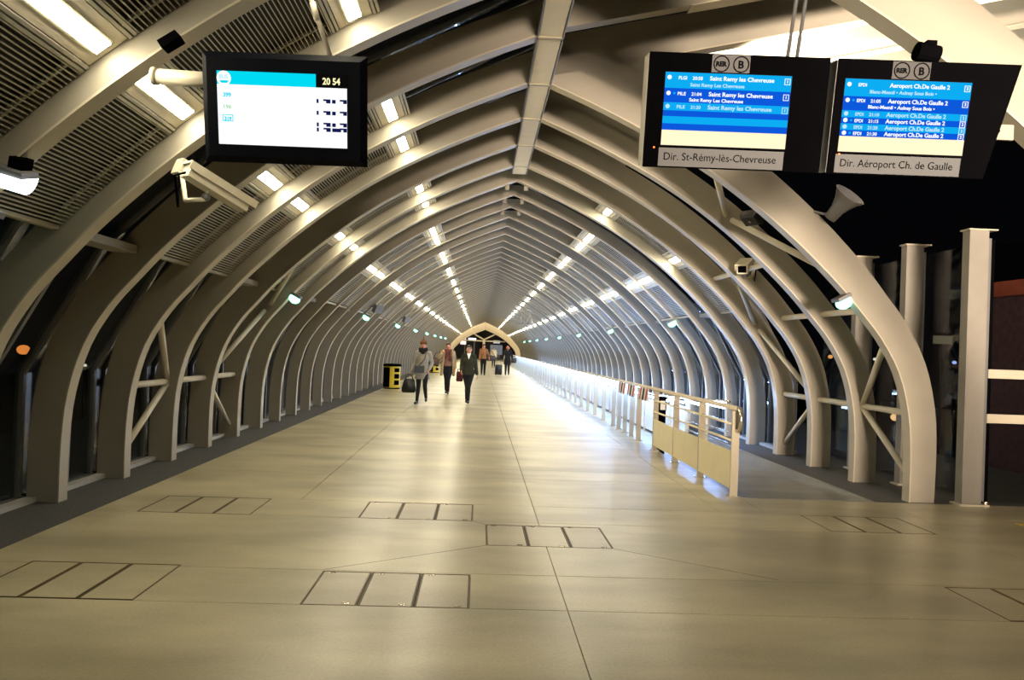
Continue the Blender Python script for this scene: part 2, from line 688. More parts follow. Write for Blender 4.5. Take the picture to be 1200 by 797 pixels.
# small ridge clamps on the following ribs
for k in range(6, 9):
    t = thing('ridge_clamp', 'pair of pale clamps under the ridge of the %s arch rib' % nth(k + 2), 'clamp', (CX, rib_y(k) + THICK, 4.30), group='ridge clamps')
    for s in (-1, 1):
        MB().box((s * 0.17 - 0.035, 0.0, 0.08), (s * 0.17 + 0.035, 0.06, 0.17)).build('clamp', M_RIB, t)
    MB().tube([(-0.17, 0.03, 0.19), (0.17, 0.03, 0.19)], 0.02, 6).build('bar', M_BLACK, t)

# ------------------------------------------------------------------ ceiling panels with slats, and lamps
ceiling = place('ceiling', None)
tag(ceiling, 'slatted metal ceiling panels between the tunnel ribs', None, None, 'structure')
PANEL_NEAR, PANEL_FAR = offset(0.15), offset(0.035)
Z_RAIL, LOW_S, UP_S = 2.31, 2.78, 1.58
BAYLEN = PITCH - THICK


def arc_points(P, step):
    """points, tangents spaced by arc length"""
    out = []
    acc = 0.0
    nxt = 0.0
    for a, b in zip(P, P[1:]):
        a, b = Vector(a), Vector(b)
        l = (b - a).length
        while nxt <= acc + l:
            out.append((a + (b - a) * ((nxt - acc) / l), (b - a).normalized()))
            nxt += step
        acc += l
    return out


def slat_mesh(step, PANEL, e, depth=0.014, width=0.0075):
    mb = MB()
    for p, d in arc_points(PANEL, step):
        if p.y < Z_RAIL + 0.04 or p.x < UP_S + 0.02 or abs((p - Vector(point_at(PANEL, smax=LOW_S))).length) < 0.20 \
                or (p - Vector(point_at(PANEL, smax=UP_S))).length < 0.20:
            continue
        n = Vector((d.y, -d.x))
        a = p - n * depth * 0.5
        q = [a - d * width / 2, a + d * width / 2, a + d * width / 2 + n * depth, a - d * width / 2 + n * depth]
        mb.poly_extrude([(v.x, 0, v.y) for v in q], (0, BAYLEN - 0.01, 0))
    for yy in (0.06, BAYLEN - 0.10):       # carriers across the slats
        A = [tuple(Vector(p) + n * (e + 0.036)) for p, n in zip(INNER, NRM) if Z_RAIL < p[1] and p[0] > UP_S + 0.1]
        B = [tuple(Vector(p) + n * (e + 0.056)) for p, n in zip(INNER, NRM) if Z_RAIL < p[1] and p[0] > UP_S + 0.1]
        cm = MB()
        cm.strip_solid(A, B, 0.025)
        for v in cm.bm.verts:
            v.co.y += yy
        me = cm.mesh('tmp', None)
        mb.bm.from_mesh(me)
        bpy.data.meshes.remove(me)
    return mb.mesh('slats', M_SLAT)


def mirrored(me):
    m2 = me.copy()
    for v in m2.vertices:
        v.co.x = -v.co.x
    m2.flip_normals()
    return m2


def panel_set(PANEL, e):
    A = offset(e + 0.09)
    keep = [i for i, p in enumerate(A) if p[1] > Z_RAIL - 0.02 and p[0] > UP_S - 0.15]
    BA = [A[i] for i in keep]
    BB = [(A[i][0] + NRM[i].x * 0.02, A[i][1] + NRM[i].y * 0.02) for i in keep]
    bk = MB().strip_solid(BA, BB, BAYLEN - 0.01).mesh('ceiling_panel', M_BACK)
    r = point_at(PANEL, z=Z_RAIL)
    rl = MB().box((r[0] - 0.005, 0, Z_RAIL), (r[0] + 0.06, BAYLEN, Z_RAIL + 0.03)).mesh('rail', M_FLANGE)
    g = point_at(OUTER, z=Z_RAIL)
    rl2 = MB().box((g[0] - 0.20, 0, Z_RAIL - 0.02), (g[0] + 0.02, BAYLEN, Z_RAIL + 0.05)).mesh('glazing_strut', M_RIB)
    sl = slat_mesh(0.032, PANEL, e)
    return {1: (bk, sl, rl, rl2), -1: (mirrored(bk), mirrored(sl), mirrored(rl), mirrored(rl2))}


PM_NEAR, PM_FAR = panel_set(PANEL_NEAR, 0.15), panel_set(PANEL_FAR, 0.035)

# lamp: frame plate, edge strips, diffuser; local x along the arch, y along the tunnel, z towards the room
LF = MB()
LF.box((-0.135, 0, -0.02), (0.135, BAYLEN - 0.02, 0.0))
LF_me = LF.mesh('ceiling_light', M_CREAM)
LE_me = MB().box((-0.066, 0.05, 0.0), (0.066, BAYLEN - 0.07, 0.008)).mesh('edge', mat('lamp_edge', (0.30, 0.28, 0.2), 0.4, metal=0.3))
LD_me = MB().box((-0.050, 0.075, 0.004), (0.050, BAYLEN - 0.095, 0.014)).mesh('diffuser', M_LAMP)
LS_me = MB().box((-0.165, 0, -0.01), (-0.143, BAYLEN - 0.02, 0.012)).box((-0.198, 0, -0.01), (-0.176, BAYLEN - 0.02, 0.012)).mesh('trim_strip', M_SLAT)
LS2_me = mirrored(LS_me)
row_count = {}
for b in range(-5, LAST):
    yb = rib_y(b) + THICK
    for s in (-1, 1):
        if s == 1 and -3 <= b <= 4:
            continue
        glazed = b % 3 == 0
        PANEL = PANEL_NEAR if b < 6 else PANEL_FAR
        a, sl, r1, r2 = (PM_NEAR if b < 6 else PM_FAR)[s]
        if b >= 5 or s == -1 or b < -1:
            if glazed:
                place('glazing_strut', r2, ceiling, (CX, yb, 0))
            else:
                p = place('ceiling_panel', a, ceiling, (CX, yb + 0.005, 0))
                tag(place('slats', sl, p, (0, 0, 0)), None, None, None, 'stuff')
                place('rail', r1, p, (0, 0, 0))
        if glazed or b < -2:
            continue
        for lev, S in (('lower', LOW_S), ('upper', UP_S)):
            q = Vector(point_at(PANEL, smax=S))
            i = min(range(NI), key=lambda j: abs(PANEL[j][0] - S))
            n = -NRM[i]
            n = Vector((n.x * s, n.y))
            zl = Vector((n.x, 0, n.y))
            yl = Vector((0, 1, 0))
            xl = yl.cross(zl)
            key = (s, lev)
            if b >= -2:
                row_count[key] = row_count.get(key, 0) + 1
                lab = 'recessed rectangular lamp in the %s %s ceiling row, %s from the photographer' % (lev, 'left' if s < 0 else 'right', nth(row_count[key]))
            else:
                lab = 'recessed ceiling lamp behind the photographer, %s %s row, %s bay back' % (lev, 'left' if s < 0 else 'right', nth(-b))
            o = place('ceiling_light', LF_me)
            tag(o, lab, 'ceiling lamp', 'recessed lamps in the tunnel ceiling')
            o.matrix_world = Matrix.Translation((CX + s * q.x, yb + 0.01, q.y)) @ Matrix((xl, yl, zl)).transposed().to_4x4()
            place('diffuser', LD_me, o)
            place('edge', LE_me, o)
            place('trim_strip', LS_me, o)
            place('trim_strip', LS2_me, o)

# ------------------------------------------------------------------ windows of the tunnel skin
SKIN = [(4.66, 0.03), (4.66, 1.16), (4.02, 2.33), (2.55, 3.72), (0.02, 5.02)]


def window_parts(s):
    fr = MB()
    fr.box((min(s * 4.61, s * 4.71), 0, 0.0), (max(s * 4.61, s * 4.71), BAYLEN, 0.05))
    for yy in (0.02, BAYLEN * 0.5, BAYLEN - 0.10):
        for a, b in zip(SKIN[:4], SKIN[1:5]):
            a, b = Vector((s * a[0], yy + 0.03, a[1])), Vector((s * b[0], yy + 0.03, b[1]))
            d = (b - a).normalized()
            n = Vector((d.z, 0, -d.x)) * 0.035
            fr.poly_extrude([a - n, b - n, b + n, a + n], (0, 0.05, 0))
    frm = fr.mesh('window_frame', M_FRAME)
    panes = []
    for a, b in zip(SKIN, SKIN[1:]):
        mb = MB()
        d = (Vector(b) - Vector(a)).normalized()
        n = Vector((d.y, -d.x)) * 0.006
        mb.poly_extrude([(s * (a[0] - n.x), 0.0, a[1] - n.y), (s * (b[0] - n.x), 0.0, b[1] - n.y), (s * (b[0] + n.x), 0.0, b[1] + n.y),
                         (s * (a[0] + n.x), 0.0, a[1] + n.y)], (0, PITCH - 0.004, 0))
        panes.append(mb.mesh('pane', M_GLASS))
    si = MB().box((min(s * 4.50, s * 4.60), 0, 0.0), (max(s * 4.50, s * 4.60), BAYLEN, 0.045)).mesh('sill', M_SILL)
    return frm, panes, si


WP = {s: window_parts(s) for s in (-1, 1)}
wn = 0
for b in range(-3, LAST):
    yb = rib_y(b) + THICK
    for s in (-1, 1):
        if s == 1 and b < 5:
            continue
        wn += 1
        frm, panes, si = WP[s]
        w = place('window_%d' % wn, None, None, (CX, yb, 0))
        tag(w, None, None, None, 'structure')
        place('window_frame', frm, w)
        place('sill', si, w)
        for pn in panes:
            place('pane', pn, w)

# ------------------------------------------------------------------ bracing tubes between ribs two to five


def rp(k, s, z, back=0.0):
    """a point in the middle of rib k's web on side s at height z"""
    x, zz = point_at(offset(0.13), z=z)
    return Vector((CX + s * x, rib_y(k) + back, zz))


for s in (-1, 1):
    w = 'left' if s < 0 else 'right'
    t = thing('brace_frame', 'white bracing tubes zigzagging between the near %s ribs' % w, 'bracing')
    segs = []
    for k in (2, 3, 4):
        segs.append((rp(k, s, 0.98, THICK), rp(k + 1, s, 0.98)))
    segs += [(rp(3, s, 0.95), rp(2, s, 0.18, THICK)), (rp(3, s, 1.0), rp(2, s, 1.85, THICK)),
             (rp(4, s, 0.95, THICK), rp(5, s, 0.2)), (rp(4, s, 1.0, THICK), rp(5, s, 2.0)),
             (rp(5, s, 2.1), rp(4, s, 2.9, THICK))]
    if s > 0:
        segs += [(rp(2, s, 2.14, THICK), rp(3, s, 2.14)), (rp(3, s, 2.14, THICK), rp(4, s, 2.14)), (rp(2, s, 2.50, THICK), rp(3, s, 3.30)), (rp(3, s, 3.36), rp(2, s, 3.72, THICK)),
                 (rp(3, s, 2.8, THICK), rp(4, s, 2.8)), (rp(4, s, 2.8, THICK), rp(5, s, 2.8))]
    for a, b in segs:
        MB().tube([a, b], 0.038, 10).build('tube', M_CREAM, t, smooth=True)

# ------------------------------------------------------------------ right-hand glass screen with posts
for i, (yy, lab) in enumerate(((8.44, 'tall white glazing post nearest the photographer, right of the ribs'),
                               (9.72, 'white glazing post second from the photographer, behind the right ribs'),
                               (11.02, 'white glazing post third from the photographer, seen between the right ribs'))):
    t = thing('glazing_post', lab, 'post', (5.50, yy, 0))
    MB().box((-0.11, 0, 0), (0.11, 0.13, 3.06)).build('post', mat('post_paint', (0.27, 0.25, 0.215), 0.5, var=0.04), t)
    MB().box((-0.13, -0.02, 3.06), (0.20, 0.15, 3.075)).build('cap_plate', M_FLANGE, t)
    MB().box((-0.15, -0.03, 0), (0.19, 0.16, 0.02)).build('base_plate', M_FLANGE, t)
    MB().tube([(0.17, 0.02, 0.02), (0.17, 0.02, 0.05)], 0.03, 8).build('bolt', M_STEEL, t)
    MB().box((0.13, 0.03, 0.05), (0.16, 0.09, 2.98)).build('glazing_clip', M_FRAME, t)
gs = thing('glass_partition', 'clear glass partition along the white posts on the right', 'partition', (5.68, 8.50, 0))
for (y0, y1) in ((0.02, 1.27), (1.29, 2.57), (2.59, 4.2)):
    MB().box((-0.006, y0, 0.04), (0.006, y1, 2.95)).build('pane', M_GLASS2, gs)
gp = thing('entrance_screen', 'glass entrance screen with two white push bars at the right edge', 'glass screen', (5.70, 8.52, 0))
MB().box((0, 0, 0.03), (1.6, 0.012, 2.95)).build('pane', M_GLASS2, gp)
for z in (1.42, 0.92):
    MB().box((-0.02, -0.03, z), (1.6, -0.002, z + 0.10)).build('push_bar', M_FLANGE, gp)
MB().box((-0.03, -0.02, 0.0), (0.02, 0.05, 2.97)).build('stile', M_BLACK, gp)

# ------------------------------------------------------------------ railing beside the ramp
RX = 2.87
rl_t = thing('ramp_railing', 'long beige railing with a solid low board at its near end', 'railing', (RX, 0, 0))
post_me = MB().box((-0.042, -0.012, 0), (0.042, 0.012, 0.95)).mesh('post', mat('railing_paint', (0.50, 0.45, 0.33), 0.45, var=0.03))
base_me = MB().box((-0.07, -0.05, 0), (0.07, 0.05, 0.012)).mesh('base_plate', M_STEEL)
pys = [8.56 + PITCH * i for i in range(64)]
for yy in pys + [14.4, 15.7]:
    z0 = 0.0
    place('post', post_me, rl_t, (0, yy, z0))
    place('base_plate', base_me, rl_t, (0, yy, z0))
MB().tube([(0, 8.50, 0.98), (0, 91.2, 0.98)], 0.028, 10).build('handrail', MATS['railing_paint'], rl_t, smooth=True)
loop = [(0.0, 8.60, 0.98), (0.01, 8.50, 0.985)] + [(0.015, 8.50 - 0.07 * math.sin(a), 0.86 + 0.125 * math.cos(a)) for a in [i * math.pi / 10 for i in range(11)]] + [(0.015, 8.56, 0.735)]
MB().tube(loop, 0.026, 10).build('end_loop', M_STEEL, rl_t, smooth=True)
for i in range(3):
    y0, y1 = pys[i] + 0.014, pys[i + 1] - 0.014
    MB().box((-0.035, y0, 0.085), (-0.015, y1, 0.50)).build('board', M_BOARD, rl_t)
    for z in (0.62, 0.80):
        MB().tube([(-0.02, y0, z), (-0.02, y1, z)], 0.014, 8).build('rail', M_BOARD, rl_t, smooth=True)
for i in range(4, 62):
    y0, y1 = pys[i] + 0.06, pys[i + 1] - 0.06
    if i < 40:
        MB().box((0.04, y0, 0.915), (0.075, y1, 0.94)).build('strip_light', M_STRIP, rl_t)

R2X = 4.22
r2 = thing('far_railing', 'railing with white lit panels on the far side of the ramp', 'railing', (R2X, 0, 0))
inf_me = MB().box((-0.01, 0.03, 0.06), (0.01, PITCH - 0.03, 0.80)).mesh('infill_panel', M_WHITEPANEL)
grid_me = MB()
for z in (0.12, 0.3, 0.48, 0.66):
    grid_me.tube([(0, 0.02, z), (0, PITCH - 0.02, z)], 0.012, 6)
grid_me = grid_me.mesh('rails', M_STEEL)
py2 = [12.95 + PITCH * i for i in range(59)]
for i, yy in enumerate(py2):
    z0 = ramp_z(yy)
    if i:
        place('post', post_me, r2, (0, yy, z0))
    if i < 58:
        if i < 2:
            o = place('rails', grid_me, r2, (0, yy, ramp_z(yy + 0.6)))
        else:
            o = place('infill_panel', inf_me, r2, (0, yy, ramp_z(yy + 0.6)))
        MB().tube([(0, yy, z0 + 0.965), (0, yy + PITCH, ramp_z(yy + PITCH) + 0.965)], 0.028, 8, caps=True).build('handrail', M_STEEL, r2, smooth=True)
        if i < 40:
            z1 = ramp_z(yy + 0.65)
            MB().box((-0.085, yy + 0.09, z1 + 0.87), (-0.045, yy + PITCH - 0.09, z1 + 0.905)).build('strip_light', M_STRIP, r2)

# striped barrier boards and the reader post on the ramp
for i, yy in enumerate((12.75, 13.85, 14.75)):
    t = thing('barrier_board', 'red and white striped barrier board, %s from the near end of the ramp railing' % ('first', 'second', 'third')[i], 'barrier board',
              (RX - 0.075, yy, 0.0), group='striped barrier boards')
    MB().box((0, 0, 0.76), (0.012, 0.66, 0.97)).build('board', M_WHITE, t)
    for dy in (0.05, 0.60):
        MB().box((0.0, dy, 0.955), (0.08, dy + 0.03, 0.975)).build('clip', M_GREY, t)
    for j in range(3):
        y0 = 0.01 + j * 0.24
        MB().poly_extrude([(-0.004, y0 + .12, 0.76), (-0.004, y0 + .0, 0.97), (-0.004, y0 + 0.10, 0.97), (-0.004, min(0.66, y0 + .22), 0.76)], (0.003, 0, 0)).build('stripe', M_RED if j != 1 else M_INK, t)
t = thing('reader_post', 'slim black post with a white reader head behind the railing board', 'post', (3.06, 12.85, ramp_z(12.85)))
MB().box((-0.055, -0.05, 0), (0.055, 0.05, 0.78)).build('body', M_BLACK, t)
MB().box((-0.04, -0.06, 0.80), (0.04, 0.05, 0.95)).build('reader_head', M_WHITE, t)
MB().box((-0.06, -0.055, 0.78), (0.06, 0.055, 1.02)).build('hood', M_BLACK, t)

# ------------------------------------------------------------------ display screens


def bezel(mb, x0, x1, z0, z1, bev, y_front, y_mid, y_back, taper=0.0):
    """frustum front plus box back, x/z plane, front towards -y"""
    r = []
    for (y, i, t) in ((y_front, bev, 0), (y_mid, 0, 0), (y_back, 0.02, 0)):
        r.append([mb.bm.verts.new(p) for p in ((x0 + i, y, z0 + i), (x1 - i - (taper if taper else 0), y, z0 + i), (x1 - i, y, z1 - i), (x0 + i, y, z1 - i))])
    mb.bm.faces.new(r[0])
    mb.bm.faces.new(r[2][::-1])
    for a, b in zip(r, r[1:]):
        for k in range(4):
            mb.bm.faces.new((a[k], a[(k + 1) % 4], b[(k + 1) % 4], b[k]))
    return mb


E_WHITE = emit('screen_white', (0.95, 0.97, 1.0), 1.12)
E_CYAN = emit('screen_cyan', (0.0, 0.62, 0.78), 1.15)
E_CY2 = emit('screen_light_blue', (0.004, 0.42, 0.90), 1.0)
E_BLUE = emit('screen_blue', (0.004, 0.10, 0.72), 1.0)
E_CREAM = emit('screen_cream', (1.0, 0.86, 0.56), 1.15)
E_TEXT = emit('screen_text', (0.95, 0.98, 1.0), 1.15)
E_TEXT2 = emit('screen_text_pale', (0.55, 0.85, 1.0), 1.0)
E_CLOCK = emit('clock_digits', (1.0, 0.95, 0.50), 1.15)
E_GREEN = emit('badge_green', (0.45, 0.75, 0.45), 1.0)
E_NAVY = emit('screen_navy', (0.015, 0.02, 0.16), 0.5)
E_LED = emit('red_led', (1.0, 0.12, 0.02), 6.0)


def disc_ring(mb, x, y, z, r0, r1, n=28, dy=0.002):
    for k in range(n):
        a, b = 2 * math.pi * k / n, 2 * math.pi * (k + 1) / n
        mb.poly_extrude([(x + r0 * math.cos(a), y, z + r0 * math.sin(a)), (x + r1 * math.cos(a), y, z + r1 * math.sin(a)),
                         (x + r1 * math.cos(b), y, z + r1 * math.sin(b)), (x + r0 * math.cos(b), y, z + r0 * math.sin(b))], (0, dy, 0))
    return mb


TILT = 0.209
tv = thing('display_screen', 'black framed display with white bus timetable and clock 20 54', 'display', (-1.15, 4.45, 2.851), (TILT, 0, -0.041))
bezel(MB(), -0.4645, 0.4645, -0.302, 0.302, 0.035, -0.02, 0.015, 0.11).build('housing', M_BEZEL, tv)
sx, sz, SW, SH = -0.007, -0.004, 0.726, 0.397
X = lambda u: sx - SW / 2 + u * SW
Z = lambda v: sz + SH / 2 - v * SH
tvs = MB().box((X(0), -0.026, Z(1)), (X(1), -0.021, Z(0.18))).build('screen', E_WHITE, tv)
MB().box((X(0), -0.026, Z(0.18)), (X(0.762), -0.021, Z(0))).build('screen_band', E_CYAN, tvs)
MB().box((X(0.762), -0.0255, Z(0.18)), (X(1), -0.021, Z(0))).build('clock_panel', M_INK, tvs)
lettering(tvs, '20 54', X(0.815), -0.029, Z(0.135), 0.050, E_CLOCK, width=SW * 0.135, bold=0.0012)
MB().lathe([(SW * 0.055, 0), (SW * 0.055, 0.002)], 28, Matrix.Translation((X(0.055), -0.027, Z(0.10))) @ Matrix.Rotation(math.pi / 2, 4, 'X')).build('logo_disc', E_WHITE, tvs)
MB().poly_extrude([(X(0.02), -0.0305, Z(0.13)), (X(0.095), -0.0305, Z(0.13)), (X(0.08), -0.0305, Z(0.165)), (X(0.035), -0.0305, Z(0.165))], (0, 0.001, 0)).build('logo_wave', E_CYAN, tvs)
lettering(tvs, 'BUS', X(0.02), -0.031, Z(0.105), 0.030, E_TEXT2, width=SW * 0.07, bold=0.0012)
lettering(tvs, '399', X(0.045), -0.028, Z(0.35), 0.032, E_CYAN, width=SW * 0.062, bold=0.0012)
lettering(tvs, '196', X(0.047), -0.028, Z(0.51), 0.030, E_GREEN, width=SW * 0.06, bold=0.001)
mb = MB()
x0, x1, z0, z1 = X(0.035), X(0.118), Z(0.685), Z(0.59)
mb.box((x0, -0.028, z0), (x1, -0.0262, z0 + 0.004)).box((x0, -0.028, z1 - 0.004), (x1, -0.0262, z1)).box((x0, -0.028, z0), (x0 + 0.004, -0.0262, z1)).box((x1 - 0.004, -0.028, z0), (x1, -0.0262, z1))
mb.build('badge_frame', E_CYAN, tvs)
lettering(tvs, '319', X(0.05), -0.028, Z(0.672), 0.028, E_CYAN, width=SW * 0.055, bold=0.0014)
for v in (0.335, 0.495, 0.655, 0.725):
    g = MB()
    for (a, b, h0, h1) in ((0.766, 0.782, 0, 0.055), (0.818, 0.874, 0, 0.024), (0.840, 0.874, 0.024, 0.055), (0.886, 0.914 if v < 0.7 else 0.955, 0.004, 0.055),
                           (0.945, 1.0, 0, 0.024), (0.972, 1.0, 0.024, 0.055)):
        g.box((X(a), -0.028, Z(v + h1)), (X(b), -0.0262, Z(v + h0)))
    g.build('lettering', E_NAVY, tvs)
MB().tube([(-0.36, 0.13, 0.155), (-0.80, 0.20, 0.175)], 0.045, 14).build('bracket_arm', M_CREAM, tv, smooth=True)
MB().tube([(-0.80, 0.20, 0.175), (-0.83, 0.20, 0.176)], 0.052, 14).build('bracket_flange', M_FLANGE, tv, smooth=True)
MB().tube([(0.24, 0.10, 0.295), (0.02, 0.16, 0.90)], 0.014, 10).build('hanging_rod', M_CREAM, tv, smooth=True)
MB().tube([(0.16, 0.12, 0.50), (0.13, 0.13, 0.60)], 0.018, 10).build('rod_sleeve', M_CREAM, tv, smooth=True)
MB().tube([(0.09, 0.14, 0.62), (0.10, 0.14, 0.92)], 0.004, 6).build('wire', M_WHITE, tv)


def departures(cx, cz, x_left, x_right, taper, label, destination, via, rows, plate_text):
    t = thing('departure_display', label, 'display')
    t.matrix_world = Matrix.Translation((1.915, 4.5, 2.994)) @ Euler((0.203, 0, -0.044), 'XYZ').to_matrix().to_4x4() @ Matrix.Translation((cx, 0, 0))
    bezel(MB(), x_left - cx, x_right - cx, -0.337, 0.318, 0.006, 0.0, 0.004, 0.18, taper).build('housing', M_BLACK, t)
    MB().box((x_left - cx - 0.004, 0.012, -0.33), (x_left - cx - 0.001, 0.17, 0.312)).build('side_plate', M_RIB if cx < 0 else M_GREY, t)
    w, h = 0.735, 0.413
    X = lambda u: -w / 2 + u * w
    Z = lambda v: h / 2 - v * h
    F = -0.006
    scr = MB().box((X(0) - 0.004, -0.003, Z(1) - 0.004), (X(1) + 0.004, 0.001, Z(0) + 0.004)).build('screen', M_INK, t)
    for (v0, v1, m) in rows['bands']:
        MB().box((X(0), F, Z(v1)), (X(1), 0.0, Z(v0))).build('screen_band', m, scr)
    for (v, code, time, bright) in rows['lines']:
        m = E_TEXT if bright else E_TEXT2
        MB().lathe([(0.0125, 0), (0.0125, 0.002)], 16, Matrix.Translation((X(0.032), F, Z(v - 0.025))) @ Matrix.Rotation(math.pi / 2, 4, 'X')).build('line_icon', m, scr)
        MB().lathe([(0.007, 0), (0.007, 0.002)], 12, Matrix.Translation((X(0.078), F, Z(v - 0.025))) @ Matrix.Rotation(math.pi / 2, 4, 'X')).build('line_icon', E_CY2, scr)
        lettering(scr, code, X(0.105), F - 0.002, Z(v), 0.026, m, width=w * 0.065, bold=0.0005)
        if time:
            lettering(scr, time, X(0.215), F - 0.002, Z(v), 0.026, m, width=w * 0.08, bold=0.0005)
        lettering(scr, destination, X(0.352), F - 0.002, Z(v), 0.033, m, width=w * rows['dest_w'], bold=0.0007)
        b = MB()
        x0, x1, z0, z1 = X(0.945), X(0.99), Z(v + 0.025), Z(v - 0.06)
        for q in (((x0, z0), (x1, z0 + .003)), ((x0, z1 - .003), (x1, z1)), ((x0, z0), (x0 + .003, z1)), ((x1 - .003, z0), (x1, z1))):
            b.box((q[0][0], F - 0.002, q[0][1]), (q[1][0], F, q[1][1]))
        b.build('track_frame', m, scr)
        lettering(scr, rows['track'], (x0 + x1) / 2, F - 0.002, Z(v - 0.001), 0.023, m, align='CENTER', bold=0.0008)
    for (v, bright) in rows['via']:
        lettering(scr, via, X(0.20), F - 0.002, Z(v), 0.027, E_TEXT if bright else E_TEXT2, width=w * rows['via_w'], bold=0.0006)
    plate = MB().box((-0.377, -0.004, -0.329), (0.377 - 0.012, 0.0, -0.222)).build('name_plate', M_PLATE, t)
    lettering(plate, plate_text, -0.345, -0.0055, -0.292, 0.062, M_INK, width=rows['plate_w'])
    lp = MB().box((-0.103, -0.004, 0.214), (0.118, 0.0, 0.312)).build('logo_plate', M_LOGO, t)
    for dx, word, sz_ in ((-0.048, 'RER', 0.036), (0.066, 'B', 0.06)):
        disc_ring(MB(), dx, -0.006, 0.262, 0.040, 0.047).build('logo_ring', M_INK, lp)
        lettering(lp, word, dx, -0.006, 0.262 - sz_ * 0.36, sz_, M_INK, align='CENTER', bold=0.002)
    MB().lathe([(0.005, 0), (0.005, 0.003)], 10, Matrix.Translation((x_left - cx + 0.06, -0.001, -0.222)) @ Matrix.Rotation(math.pi / 2, 4, 'X')).build('status_led', E_LED, t)
    return t


dA = departures(-0.524, 0, -0.99, 0.062, 0.0, 'left departure display of the pair, for direction St-Rémy-lès-Chevreuse', 'Saint Remy les Chevreuse',
                'Saint Remy Les Chevreuse',
                {'bands': [(0, .215, E_CY2), (.215, .41, E_BLUE), (.41, .52, E_CY2), (.52, .60, E_BLUE), (.60, .70, E_CY2), (.70, .79, E_BLUE), (.79, 1, E_CREAM)],
                 'lines': [(.095, 'PLGI', '20:58', True), (.31, 'PILE', '21:04', True), (.49, 'PILE', '21:20', False)],
                 'via': [(.185, False), (.39, True)], 'dest_w': .51, 'via_w': .43, 'track': '1', 'plate_w': .665}, 'Dir. St-Rémy-lès-Chevreuse')
dB = departures(0.524, 0, 0.108, 1.17, 0.13, 'right departure display of the pair, for direction Aéroport Ch. de Gaulle', 'Aeroport Ch.De Gaulle 2',
                'Blanc-Mesnil • Aulnay Sous Bois •',
                {'bands': [(0, .235, E_CY2), (.235, .43, E_BLUE), (.43, .525, E_CY2), (.525, .61, E_BLUE), (.61, .70, E_CY2), (.70, .785, E_BLUE), (.785, 1, E_CREAM)],
                 'lines': [(.10, 'EPDI', None, True), (.315, 'EPDI', '21:05', True), (.50, 'EPDI', '21:10', False), (.59, 'EPDI', '21:15', True),
                           (.68, 'EPDI', '21:20', False), (.765, 'EPDI', '21:30', True)],
                 'via': [(.19, False), (.395, True)], 'dest_w': .475, 'via_w': .53, 'track': '2', 'plate_w': .665}, 'Dir. Aéroport Ch. de Gaulle')
for dx in (-0.01, 0.045):
    MB().tube([(0.524 - 0.155 + dx, 0.09, 0.31), (0.524 - 0.155 + dx + 0.10, 0.10, 2.0)], 0.011, 8).build('hanging_rod', M_GREY, dA, smooth=True)

# ------------------------------------------------------------------ cameras, loudspeakers, floodlights, emergency lamps


def aim(o, loc, target):
    """local -y of the object looks at target"""
    d = (Vector(target) - Vector(loc)).normalized()
    yl = -d
    xl = yl.cross(Vector((0, 0, 1))).normalized()
    zl = xl.cross(yl)
    o.matrix_world = Matrix.Translation(loc) @ Matrix((xl, yl, zl)).transposed().to_4x4()


def cctv(label, loc, target, mount, L=0.50, s=1.0, m=M_CAMERA):
    t = thing('security_camera', label, 'camera')
    aim(t, loc, target)
    inv = t.matrix_world.inverted()
    MB().box((-0.055 * s, -L / 2, -0.05 * s), (0.055 * s, L / 2, 0.045 * s)).build('body', m, t)
    sh = MB()
    sh.box((-0.068 * s, -L / 2 - 0.05, 0.045 * s), (0.068 * s, L / 2 + 0.02, 0.06 * s))
    sh.box((-0.068 * s, -L / 2 - 0.05, 0.0), (-0.06 * s, L / 2 + 0.02, 0.045 * s)).box((0.06 * s, -L / 2 - 0.05, 0.0), (0.068 * s, L / 2 + 0.02, 0.045 * s))
    sh.build('sun_shield', m, t)
    MB().box((-0.042 * s, -L / 2 - 0.004, -0.035 * s), (0.042 * s, -L / 2, 0.035 * s)).build('lens_window', M_BLACK, t)
    mp = inv @ Vector(mount)
    under = Vector((0, 0.05, -0.05 * s))
    el = Vector((under.x * .5 + mp.x * .5, under.y * .5 + mp.y * .5, min(under.z, mp.z) - 0.09 * s))
    MB().tube([under, under + Vector((0, 0, -0.07 * s)), el, mp], 0.018 * s, 8).build('bracket', m, t, smooth=True)
    MB().ellipsoid(under + Vector((0, 0, -0.05 * s)), (0.03 * s,) * 3).build('joint', M_GREY, t, smooth=True)
    MB().cbox(mp, (0.10 * s, 0.07 * s, 0.12 * s)).build('mount_plate', m, t)
    c0 = Vector((0, L / 2, -0.02 * s))
    MB().tube([c0, c0 + Vector((0, 0.06, -0.06)), el + Vector((0.03, 0.02, -0.06 * s)), mp + Vector((0, 0, -0.04))], 0.008 * s, 6).build('cable', M_BLACK, t, smooth=True)
    return t


# the big one under the left display looks down the tunnel
cctv('cream box camera with sun shield under the bus display', (-1.95, 5.75, 2.63), (-0.80, 7.05, 1.97), (-2.27, 5.90, 2.80), 0.50, 1.0)
cctv('small camera on the right, below the black floodlights', (3.72, 10.95, 2.84), (3.1, 9.9, 2.40), (3.96, 11.12, 3.00), 0.34, 1.35, M_CAMERA)


def flood(label, loc, target, mount, s=1.0, m=M_FLOOD, group=None):
    t = thing('floodlight', label, 'floodlight', group=group)
    aim(t, loc, target)
    inv = t.matrix_world.inverted()
    b = MB()
    bezel(b, -0.10 * s, 0.10 * s, -0.075 * s, 0.075 * s, 0.0, -0.04 * s, 0.03 * s, 0.05 * s)
    b.build('housing', m, t)
    MB().box((-0.085 * s, -0.043 * s, -0.06 * s), (0.085 * s, -0.040 * s, 0.06 * s)).build('front_glass', M_GREY, t)
    mp = inv @ Vector(mount)
    MB().tube([(0, 0.05 * s, 0), mp], 0.014 * s, 8).build('arm', m, t)
    return t


